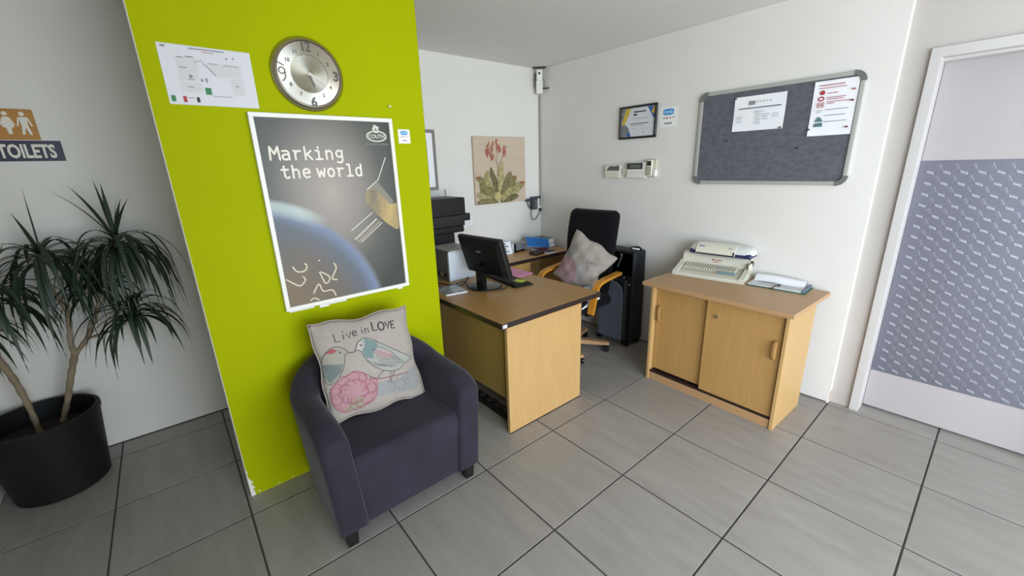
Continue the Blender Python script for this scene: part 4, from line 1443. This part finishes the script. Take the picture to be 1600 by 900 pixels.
for wd, lx, lz, pit in (('Marking', -.264, .250, .0465), ('the', -.232, .170, .0445), ('world', -.0785, .170, .0445)):
    ttl = B()
    mono(ttl, wd, lx, lz, pit, .054, .0085, .0135)
    ttl.build('lettering', mat('poster_cream', (232, 224, 210), .6), po, smooth=0, label='cream word ' + wd)
lg = B().ellipse(.230, .356, .050, .0235, .0065, .0128).text('COUTH', .230, .347, .026, .0128, 'CENTER', .92, .0006)
for k in range(3):
    a = PI / 2 + (k - 1) * 1.5 + .3
    lg.disc(.229 + .010 * math.cos(a), .393 + .010 * math.sin(a), .008, .0128, n=12)
lg.stroke([(.232, .390), (.244, .384), (.242, .375), (.228, .374), (.217, .378)], .005, .0128)
lg.build('logo', mat('poster_logo', (206, 204, 186), .4), po, smooth=0, label='pale oval logo reading COUTH')
sl = B()
for k in range(17):
    if k != 9:
        sl.rect(.172 + k * .0069, .1765 + k * .0069, .315, .321 + .0016 * (k % 3 == 0), .0128)
sl.build('strapline', mat('poster_grey_print', (128, 126, 118), .4), po, smooth=0)
B().poly(sm([(.145, .10), (.135, .052), (.150, .02), (.172, -.012), (.198, -.045), (.242, -.087), (.294, -.117), (.298, -.031), (.298, .02), (.275, .02), (.25, .06), (.205, .13), (.17, .115)], 4), .0124) \
    .build('printed_brass_head', mat('poster_brass', (196, 168, 104), .3, vary=(9, 1.0), c2=(120, 108, 84), stretch=(1, 1, .3)), po, smooth=0)
B().poly([(.15, .104), (.205, .135), (.262, .062), (.285, .03), (.262, .015), (.235, .05), (.2, .09)], .0127).build('printed_grey_collar', mat('poster_grey_metal', (128, 122, 108), .35), po, smooth=0)
ww_ = B().stroke([(.264, .255), (.211, .145), (.148, .10)], .0042, .0131)
for a, c in (((.159, -.018), (.041, -.097)), ((.179, -.049), (.051, -.144)), ((.208, -.073), (.082, -.162))):
    ww_.stroke([a, c], .0036, .0128)
ww_.build('printed_needles', mat('poster_pale_metal', (214, 210, 198), .35), po, smooth=0)
B().poly([(.179, -.049), (.051, -.144), (.058, -.152), (.186, -.056)], .0127).poly([(.192, -.062), (.064, -.155), (.074, -.160), (.2, -.068)], .0126).build('printed_rod', mat('poster_rod', (150, 140, 120), .4), po, smooth=0)
curls = [[(-.256, -.232), (-.238, -.26), (-.204, -.26), (-.194, -.236), (-.204, -.225)], [(-.293, -.287), (-.254, -.321), (-.235, -.329), (-.211, -.307), (-.219, -.286)],
         [(-.142, -.278), (-.121, -.342), (-.098, -.313), (-.136, -.279)], [(-.069, -.245), (-.061, -.273), (-.087, -.322), (-.063, -.333)],
         [(-.185, -.381), (-.154, -.338), (-.139, -.378), (-.096, -.381), (-.082, -.415)], [(-.205, -.414), (-.186, -.404), (-.164, -.418)], [(-.139, -.222), (-.13, -.222)]]
c1, c2 = B(), B()
for L in curls:
    P_ = sm(L, 5, False)
    c1.stroke([(p[0] + .003, p[1] - .004) for p in P_], .012, .0124)
    c2.stroke(P_, .006, .0128)
c1.build('printed_engraving_shade', mat('poster_brown', (104, 90, 72), .4), po, smooth=0)
c2.build('printed_engraving', mat('poster_tan', (206, 196, 172), .4), po, smooth=0)


def sticker(name, label, loc, rz, w, h):
    s_ = thing(name, label, 'sticker', loc, rz)
    B().box(-w / 2, w / 2, -.001, 0, -h / 2, h / 2).build('backing', mat('sticker_white', (232, 232, 226), .4), s_)
    k = w / .07
    bb = B()
    rx, rz2 = .021 * k, .0105 * k
    bb.poly([(math.copysign(abs(math.cos(q)) ** .5, math.cos(q)) * rx, .018 * k + math.copysign(abs(math.sin(q)) ** .5, math.sin(q)) * rz2) for q in [2 * PI * i / 28 for i in range(28)]], .0014)
    bb.build('blue_badge', INKB, s_, smooth=0)
    B().text('HWB', 0, .0125 * k, .0145 * k, .0018, 'CENTER', 1.0, .0004 * k).build('badge_letters', mat('badge_pale_blue', (176, 218, 240), .5), s_, smooth=0)
    B().rect(-.021 * k, -.012 * k, -.004 * k, .0 * k, .0014).rect(.016 * k, .026 * k, -.003 * k, .0 * k, .0014).rect(-.014 * k, .016 * k, -.023 * k, -.018 * k, .0014).build('text_marks', INKG, s_, smooth=0)
    B().disc(-.005 * k, -.002 * k, .0035 * k, .0014, n=10).disc(.008 * k, -.002 * k, .003 * k, .0014, n=10).build('red_marks', INKR, s_, smooth=0)
    return s_


sticker('sticker', 'small white sticker with a blue badge on the green wall right of the poster', (1.054, YG, 1.702), 0, .067, .07)
sticker('sticker', 'white card with a blue badge right of the framed certificate', (XR, 1.776, 1.852), RW, .145, .138)
tag(B().cyl((.985, YG, 1.838), (.983, YG - .018, 1.843), .0028, n=8).cyl((.983, YG - .018, 1.843), (.9828, YG - .020, 1.8435), .006, n=8).build('wall_nail', mat('pale_nail', (220, 214, 180), .5)),
    'bare pale nail in the green wall above the poster corner', 'nail')

# ------------------------------------------------------------------ things on the back wall
ac = thing('aloe_canvas', 'square canvas print of a flowering aloe on the back wall', 'picture', (2.513, YB, 1.498))
B().box(-.307, .307, -.025, 0, -.30, .30, .003, 1).build('canvas', mat('canvas_beige', (200, 182, 160), .85, vary=(3, .6), c2=(186, 166, 144), stretch=(1, 1, 9)), ac)
AO = .04  # picture-local shift of the drawing


def A_(pts):
    return [(p[0] + AO, p[1]) for p in pts]


rg = random.Random(5)
lv = [((-.09, -.27), (-.24, -.20), (-.27, -.09), (-.335 + .0, -.055), .052), ((-.08, -.26), (-.20, -.12), (-.21, -.05), (-.194, .0), .045),
      ((-.07, -.26), (-.12, -.10), (-.15, -.03), (-.16, .03), .040), ((-.06, -.26), (-.05, -.10), (-.05, .0), (-.02, .077), .048),
      ((-.05, -.26), (.03, -.10), (.06, -.04), (.05, -.02), .05), ((-.05, -.26), (.06, -.14), (.11, -.09), (.145, -.06), .056),
      ((-.05, -.26), (.09, -.20), (.18, -.15), (.255, -.12), .056), ((-.06, -.275), (.06, -.26), (.12, -.25), (.17, -.245), .040),
      ((-.09, -.275), (-.22, -.25), (-.29, -.22), (-.335, -.20), .046), ((-.1, -.28), (-.2, -.28), (-.28, -.275), (-.335, -.285), .04),
      ((-.08, -.27), (-.16, -.20), (-.23, -.17), (-.26, -.15), .05), ((-.05, -.27), (.03, -.21), (.07, -.18), (.115, -.16), .048)]
cols = [(150, 142, 92), (184, 174, 116), (128, 120, 78), (196, 186, 128), (146, 138, 90)]
for k, (p0, p1, p2, p3, w) in enumerate(lv):
    C_ = [Vector(p) for p in bez([p0, p1, p2, p3], 6)]
    L, R2 = [], []
    for i, q in enumerate(C_):
        t = (C_[min(i + 1, len(C_) - 1)] - C_[max(i - 1, 0)]).normalized()
        n2 = Vector((-t.y, t.x))
        s_ = i / (len(C_) - 1)
        hw = w * .74 * math.sin(PI * min(.98, .2 + .8 * s_)) ** .7
        L.append(q + n2 * hw)
        R2.append(q - n2 * hw)
    cl_ = lambda p: (max(-.300, min(.300, p[0] + AO)), max(-.294, p[1]))
    B().poly([cl_(p) for p in L] + [cl_(p) for p in R2[::-1]], .0260 + .0003 * k).build('painted_leaf', mat('aloe_%d' % (k % 5), cols[k % 5], .8, vary=(30, .9), c2=tuple(x * .62 for x in cols[k % 5])), ac, smooth=0)
    B().stroke([cl_(p) for p in L], .004, .0261 + .0003 * k).stroke([cl_(p) for p in R2], .004, .0261 + .0003 * k).build('leaf_outline', mat('aloe_line', (84, 78, 52), .8), ac, smooth=0)
B().disc(-.09 + AO, -.235, .04, .030, n=18).build('painted_heart', mat('aloe_heart', (196, 184, 126), .8, vary=(20, .6), c2=(160, 148, 96)), ac, smooth=0)
st_ = B()
for L in ([(-.06, -.06), (-.086, .051), (-.128, .14), (-.165, .2)], [(-.085, .06), (-.09, .12), (-.081, .2)], [(-.08, .04), (-.03, .10), (.003, .16)]):
    st_.stroke(sm(A_(L), 5, False), .005, .030)
st_.build('painted_stalks', mat('aloe_stalk', (168, 140, 106), .8), ac, smooth=0)
bl_ = B()
for (a0, a1, n, sp) in (((-.165, .10), (-.16, .255), 34, .036), ((-.081, .19), (-.084, .278), 14, .014), ((-.05, .17), (-.055, .22), 9, .014), ((.0, .135), (.01, .22), 14, .013), ((-.21, .14), (-.2, .2), 9, .015)):
    for k in range(n):
        f = k / n
        x = a0[0] + (a1[0] - a0[0]) * f + rg.uniform(-sp, sp)
        z = a0[1] + (a1[1] - a0[1]) * f
        bl_.poly(A_([(x - .007, z), (x, z - .017), (x + .007, z), (x, z + .011)]), .031)
bl_.build('painted_blossom', mat('aloe_red', (168, 92, 68), .8), ac, smooth=0)
B().poly(A_([(-.32, -.045), (-.285, -.05), (-.295, -.075)]), .031).poly(A_([(.10, -.06), (.145, -.06), (.12, -.09)]), .031).poly(A_([(.19, -.11), (.255, -.115), (.2, -.14)]), .031).build('painted_leaf_tips', mat('aloe_tip', (158, 92, 66), .8), ac, smooth=0)

fp = thing('picture_frame', 'silver edged picture frame on the back wall half hidden by the green wall', 'picture', (1.565, YB, 1.60))
B().box(-.27, .27, -.018, 0, .215, .24, .003, 1).box(-.27, .27, -.018, 0, -.24, -.215, .003, 1).box(-.27, -.245, -.018, 0, -.215, .215, .003, 1).box(.245, .27, -.018, 0, -.215, .215, .003, 1) \
    .build('frame', mat('grey_frame', (136, 130, 124), .35, .3), fp)
B().box(-.245, .245, -.010, 0, -.215, .215).build('mount', WHITE, fp)
B().box(-.19, .19, -.011, -.009, -.16, .16).build('picture', mat('muted_print', (150, 148, 140), .6, vary=(5, 1), c2=(110, 116, 116)), fp)
tag(B().tube([(1.90, YB - .004, 1.36), (1.905, YB - .004, 1.26), (1.908, YB - .004, 1.0), (1.91, YB - .004, .74)], .004, 6).build('wall_cable', GCABLE), 'thin grey cable running down the back wall behind the printer', 'cable')

# camera / detector in the corner with its cable trunking
cs = thing('corner_detector', 'white security camera mounted in the ceiling corner', 'security camera', (2.985, 3.105, 2.19), math.radians(-42))
B().box(-.027, .027, -.03, .012, .11, .205, .006, 2).map(lambda v: Vector((v.x, v.y - .10 * (v.z - .11), v.z))).build('housing', WPLAS, cs)
B().box(-.031, .031, -.022, .022, 0, .115, .006, 2).build('lower_box', WPLAS, cs)
B().cyl((0, -.036, .172), (0, -.042, .171), .0105, n=16).build('lens', BLACK, cs)
B().box(-.045, -.028, -.005, .02, .06, .175, .003, 1).build('bracket', STEELD, cs)
B().cyl((.03, .005, .045), (.105, -.008, .048), .007, n=10).cyl((.105, -.008, .048), (.118, -.01, .049), .011, n=10).build('side_arm', STEELD, cs)
B().tube(bez([(.028, 0, .13), (.048, .0, .12), (.052, .0, .08), (.06, -.002, .05)], 5), .003, 6).build('lead', GCABLE, cs)
B().box(-.06, .06, -.03, .035, .222, .229, .003, 1).build('ceiling_plate', STEELD, cs)
tag(B().box(XR - .016, XR - .002, YB - .016, YB - .002, 1.13, 2.19, .002, 1).build('cable_conduit', mat('conduit_grey', (150, 146, 140), .6)), 'thin grey cable conduit running down the room corner', 'conduit')

sk_ = thing('wall_adapter', 'dark plug adapter with looping cable on the back wall by the corner', 'plug', (2.93, YB, 1.15))
B().box(-.04, .035, -.045, 0, -.05, .065, .006, 2).build('adapter_block', mat('charcoal_plastic', (58, 60, 66), .4), sk_)
B().box(-.012, .03, -.049, -.045, -.035, .045, .002, 1).build('adapter_face', mat('slate_plastic', (92, 94, 100), .4), sk_)
B().box(-.11, -.03, -.03, -.006, .035, .062, .004, 1).box(-.04, .108, -.022, -.006, .058, .078, .004, 1).build('bracket', mat('charcoal_plastic', (58, 60, 66), .4), sk_)
B().tube(bez([(-.08, -.02, .035), (-.07, -.02, -.01), (-.045, -.02, -.04)], 5), .006, 8).build('strap', mat('slate_plastic', (92, 94, 100), .4), sk_)
B().tube(bez([(-.03, -.02, -.05), (-.034, -.02, -.11), (-.01, -.02, -.155), (.03, -.02, -.15), (.07, -.02, -.11), (.094, -.02, -.07)], 6), .005, 8).build('cable', GCABLE, sk_)
B().box(.083, .104, -.03, -.01, -.075, -.045, .003, 1).build('connector', BLACK, sk_)
B().box(.068, .086, -.012, 0, -.03, .055, .003, 1).build('white_trunking', WPLAS, sk_)

# toilet signs
tg = thing('toilet_pictogram', 'orange sign with white woman and man pictograms above the TOILETS plate', 'sign', (-.455, YB, 1.80))
B().box(-.075, .062, -.004, 0, -.07, .07, .002, 1).build('plate', mat('orange_plastic', (178, 122, 40), .4), tg)
pf_ = B()
for cx, wom in ((-.031, True), (.024, False)):
    pf_.disc(cx, .048, .0095, .005)
    if wom:
        pf_.poly([(cx - .008, .034), (cx + .008, .034), (cx + .020, -.012), (cx + .009, -.016), (cx + .006, -.045), (cx - .006, -.045), (cx - .009, -.016), (cx - .020, -.012)], .005)
        pf_.stroke([(cx + .009, .032), (cx + .022, -.004)], .0055, .0052).stroke([(cx - .009, .032), (cx - .022, -.004)], .0055, .0052)
    else:
        pf_.poly([(cx - .013, .034), (cx + .013, .034), (cx + .011, -.008), (cx + .017, -.047), (cx + .008, -.047), (cx, -.012), (cx - .008, -.047), (cx - .017, -.047), (cx - .011, -.008)], .005)
        pf_.stroke([(cx + .014, .032), (cx + .024, -.008)], .006, .0052).stroke([(cx - .014, .032), (cx - .024, -.008)], .006, .0052)
pf_.build('pictograms', mat('sign_white', (226, 222, 208), .5), tg, smooth=0)
ts = thing('toilets_sign', 'dark navy sign plate with white TOILETS lettering on the back wall', 'sign', (-.465, YB, 1.678))
B().box(-.140, .136, -.005, 0, -.048, .048, .002, 1).build('plate', mat('navy_sign', (38, 40, 62), .4), ts)
B().text('TOILETS', .013, -.031, .087, .0056, 'CENTER', .60, .0028).build('lettering', mat('sign_white', (226, 222, 208), .5), ts, smooth=0, label='white word TOILETS')

# ------------------------------------------------------------------ things on the right wall
ce = thing('framed_certificate', 'black framed certificate with yellow and blue corners on the right wall', 'certificate', (XR, 2.035, 1.842), RW)
B().box(-.170, .170, -.02, 0, .108, .124, .003, 1).box(-.170, .170, -.02, 0, -.124, -.108, .003, 1).box(-.170, -.152, -.02, 0, -.108, .108, .003, 1).box(.152, .170, -.02, 0, -.108, .108, .003, 1) \
    .build('frame', mat('black_frame', (30, 24, 24), .4), ce)
B().box(-.152, .152, -.010, 0, -.108, .108).build('sheet', PAPER, ce)
o_ = -.017


def S(p):
    return [(max(-.150, min(.150, a + o_)), max(-.106, min(.106, c))) for a, c in p]


B().poly(S([(-.087, .106), (-.045, .106), (-.091, .005), (-.119, -.019), (-.133, -.02), (-.123, .02)]), .0106).poly(S([(.154, .103), (.138, .059), (.168, .051), (.168, .103)]), .0112).build('yellow_corner', mat('certificate_yellow', (206, 172, 60), .5), ce, smooth=0)
B().poly(S([(-.14, .106), (-.090, .106), (-.125, .02), (-.14, .0)]), .0104).poly(S([(-.14, -.015), (-.102, -.009), (-.065, -.039), (-.053, -.078), (-.05, -.106), (-.14, -.106)]), .0106).build('grey_corner', mat('certificate_grey', (92, 96, 98), .5, vary=(30, .8), c2=(150, 152, 152)), ce, smooth=0)
B().poly(S([(-.080, -.08), (-.053, -.074), (-.040, -.106), (-.075, -.106)]), .0109).poly(S([(.103, .106), (.168, .106), (.168, .018), (.158, .02)]), .0106).build('blue_corner', mat('certificate_blue', (40, 92, 158), .5), ce, smooth=0)
tx = B().rect(-.040, .075, .072, .081, .0108).rect(-.040, -.006, .050, .062, .0108).rect(-.065, .098, -.014, -.009, .0108)
tx.build('heading_lines', INK, ce, smooth=0)
B().rect(-.048, .100, .026, .029, .0108).rect(-.06, .06, -.026, -.023, .0108).rect(-.05, -.02, -.05, -.048, .0108).rect(.02, .08, -.052, -.050, .0108).rect(.05, .06, -.082, -.072, .0108).build('text_lines', INKG, ce, smooth=0)

k1 = thing('alarm_keypad', 'small cream keypad leftmost of three devices under the certificate', 'alarm keypad', (XR, 2.25, 1.464), RW)
B().box(-.078, .078, -.028, 0, -.054, .054, .006, 2).build('housing', CREAM, k1)
B().poly([(-.055, .008), (.074, .008), (.074, .048), (.05, .048), (.03, .042), (-.02, .046), (-.045, .03)], .0288).build('display', mat('display_grey', (92, 90, 92), .3), k1, smooth=0)
B().box(-.084, -.076, -.018, 0, -.05, .05, .003, 1).build('side_cover', CREAM2, k1)
k2 = thing('alarm_keypad', 'cream alarm panel with dark screen in the middle below the certificate', 'alarm panel', (XR, 2.015, 1.473), RW)
B().box(-.085, .095, -.036, 0, -.062, .062, .008, 2).build('housing', WPLAS, k2)
B().box(-.078, .066, -.038, -.034, .008, .056, .002, 1).build('screen_surround', mat('black_surround', (34, 32, 30), .25), k2)
B().box(-.056, .052, -.0388, -.036, .016, .046).build('screen', mat('lcd_grey', (98, 102, 96), .25), k2)
B().cyl((-.105, 0, -.012), (-.105, -.018, -.012), .03, n=24).build('knob', CREAM, k2)
B().box(-.075, .07, -.0372, -.035, -.022, -.019).build('marking', CREAM2, k2)
k3 = thing('cordless_handset', 'narrow cream handset unit with dark screen rightmost below the certificate', 'handset', (XR, 1.885, 1.487), RW)
B().box(-.052, .045, -.02, 0, -.068, .067, .005, 2).build('back_plate', CREAM2, k3)
B().box(-.026, .022, -.045, -.018, -.062, .064, .008, 2).build('handset_body', CREAM, k3)
B().box(-.02, .018, -.047, -.043, .018, .054, .002, 1).build('screen', INK, k3)
kk = B()
for r in range(4):
    for c in range(3):
        kk.box(-.017 + c * .013, -.008 + c * .013, -.047, -.044, -.05 + r * .016, -.04 + r * .016)
kk.build('keys', mat('key_grey', (140, 134, 118), .5), k3, kind='stuff')
B().box(.026, .050, -.03, 0, -.066, -.01, .004, 1).build('cradle', WPLAS, k3)

nbd = thing('noticeboard', 'grey felt noticeboard with aluminium frame above the sideboard', 'noticeboard', (XR, 1.078, 1.674), RW)
B().box(-.438, .438, -.012, 0, -.288, .288).build('felt', mat('grey_felt', (100, 100, 106), .95, vary=(28, .9), c2=(78, 79, 86), bump=(120, .5, .004), stretch=(1, 1, 1.6)), nbd)
AF = mat('frame_aluminium', (178, 178, 172), .4, .25)
B().box(-.40, .40, -.02, 0, .28, .303, .004, 2).build('frame_top', AF, nbd)
B().box(-.40, .40, -.02, 0, -.303, -.28, .004, 2).build('frame_bottom', AF, nbd)
B().box(-.453, -.43, -.02, 0, -.25, .25, .004, 2).build('frame_side', AF, nbd)
B().box(.43, .453, -.02, 0, -.25, .25, .004, 2).build('frame_side', AF, nbd)
for sx in (-1, 1):
    for sz in (-1, 1):
        po_ = [(sx * (.40 + .056 * math.sin(a)), sz * (.25 + .056 * math.cos(a))) for a in [PI / 2 * k / 8 for k in range(9)]]
        pi_ = [(sx * (.40 + .030 * math.sin(a)), sz * (.25 + .030 * math.cos(a))) for a in [PI / 2 * k / 8 for k in range(9)]]
        B().prism(po_ + pi_[::-1], 'xz', -.022, 0).build('corner_cap', mat('grey_corner_plastic', (108, 108, 104), .5), nbd)


def pinned(name, label, x0, x1, z0, z1):
    s_ = thing(name, label, 'notice', (XR - .012, 1.078 - (x0 + x1) / 2, 1.674 + (z0 + z1) / 2), RW)
    w, h = x1 - x0, z1 - z0

    def f(i, j):
        u, v = i * 2 - 1, j * 2 - 1
        return (u * w / 2, -.0022 - .003 * (u * v) ** 2 - .0015 * math.sin(3 * u + 2 * v) ** 2, v * h / 2)
    B().grid(f, 9, 9).build('paper', WHITE, s_, smooth=60)
    return s_, (x0 + x1) / 2, (z0 + z1) / 2


n1, ox, oz = pinned('notice_sheet', 'white landscape notice pinned near the middle of the noticeboard', -.216, .085, .036, .246)
D_ = .0075


def RR(b_, x0, x1, z0, z1):
    return b_.rect(x0 - ox, x1 - ox, z0 - oz, z1 - oz, D_)


b_ = B()
for k in range(3):
    RR(b_, -.128, -.09, .193 + k * .008, .198 + k * .008)
RR(b_, -.186, .062, .170, .1755)
b_.build('heading', mat('ink_charcoal', (84, 86, 92), .6), n1, smooth=0)
b_ = B()
for k in range(5):
    x = -.083 + k * .02
    RR(b_, x, x + .008, .203, .213)
for (x0, x1, z) in ((-.09, -.035, .146), (-.193, -.155, .12), (-.193, -.165, .107), (-.193, -.16, .092), (-.08, -.05, .134), (-.08, -.045, .122), (-.08, -.055, .110), (-.08, -.045, .098), (-.08, -.05, .086), (-.08, -.045, .074),
                   (-.038, .0, .126), (-.036, -.005, .112), (-.036, -.005, .098), (.018, .055, .124), (.018, .055, .110)):
    RR(b_, x0, x1, z, z + .005)
b_.build('text_lines', INKL, n1, smooth=0)
n2, ox, oz = pinned('notice_sheet', 'white portrait notice with red symbols at the noticeboard\'s right edge', .222, .428, -.022, .272)
b_ = B()
RR(b_, .245, .365, .246, .250), RR(b_, .245, .375, .232, .235)
b_.disc(.266 - ox, .210 - oz, .0125, D_).ellipse(.264 - ox, .178 - oz, .0125, .010, .006, D_, 20)
b_.stroke([(.249 - ox, .134 - oz), (.281 - ox, .134 - oz), (.281 - ox, .156 - oz), (.249 - ox, .156 - oz)], .004, D_, True)
b_.disc(.258 - ox, .145 - oz, .005, D_).disc(.272 - ox, .145 - oz, .005, D_)
for (x0, x1, z) in ((.29, .34, .203), (.29, .38, .180), (.29, .37, .171), (.295, .415, .157), (.295, .33, .148)):
    RR(b_, x0, x1, z, z + .003)
b_.build('red_symbols', INKR, n2, smooth=0)
b_ = B()
b_.poly([(.25 - ox, .055 - oz), (.29 - ox, .055 - oz), (.275 - ox, .078 - oz), (.262 - ox, .082 - oz)], D_).poly([(.247 - ox, .028 - oz), (.291 - ox, .028 - oz), (.287 - ox, .05 - oz), (.25 - ox, .046 - oz)], D_)
b_.build('teal_symbols', INKT, n2, smooth=0)
b_ = B()
for (x0, x1, z) in ((.252, .28, .114), (.252, .27, .104), (.29, .40, .116), (.29, .39, .085), (.295, .40, .052)):
    RR(b_, x0, x1, z, z + .003)
b_.build('text_lines', INKG, n2, smooth=0)


def pin(label, x, z, c):
    p_ = thing('push_pin', label, 'pin', (XR - .012, 1.078 - x, 1.674 + z), RW, 'push pins on the noticeboard')
    B().cyl((0, -.001, 0), (0, -.006, 0), .0045, .003, n=10).cyl((0, -.006, 0), (0, -.013, 0), .003, .005, n=10).build('head', c, p_)
    B().cyl((-.014, -.0085, -.002), (.006, -.0085, 0), .0016, n=6).build('shank', c, p_)


pin('dark push pin alone on the left half of the felt', -.241, -.018, INK)
pin('red push pin highest on the right edge of the portrait notice', .412, .212, INKR)
pin('dark red push pin second on the right edge of the portrait notice', .412, .155, mat('dark_red_pin', (96, 30, 36), .4))
pin('dark push pin at the lower right of the portrait notice', .408, .018, mat('dark_red_pin', (96, 30, 36), .4))
pin('black push pin at the lower left of the portrait notice', .228, .016, INK)
pin('black push pin at the lower right corner of the landscape notice', .073, .042, INK)
pin('black push pin at the upper left corner of the landscape notice', -.209, .239, INK)
pin('tiny dark pin in the felt below the gap between the notices', .183, -.085, INK)
# wear: bare brick-coloured chip at the foot of the recess corner
cw = B().box(XR + .004, XR + .022, .4955, .4972, .015, .085, .0)
tag(cw.build('paint_chips', mat('chip_brown', (168, 132, 104), .9)), 'brown chipped paint at the foot of the door recess corner', 'paint chips')
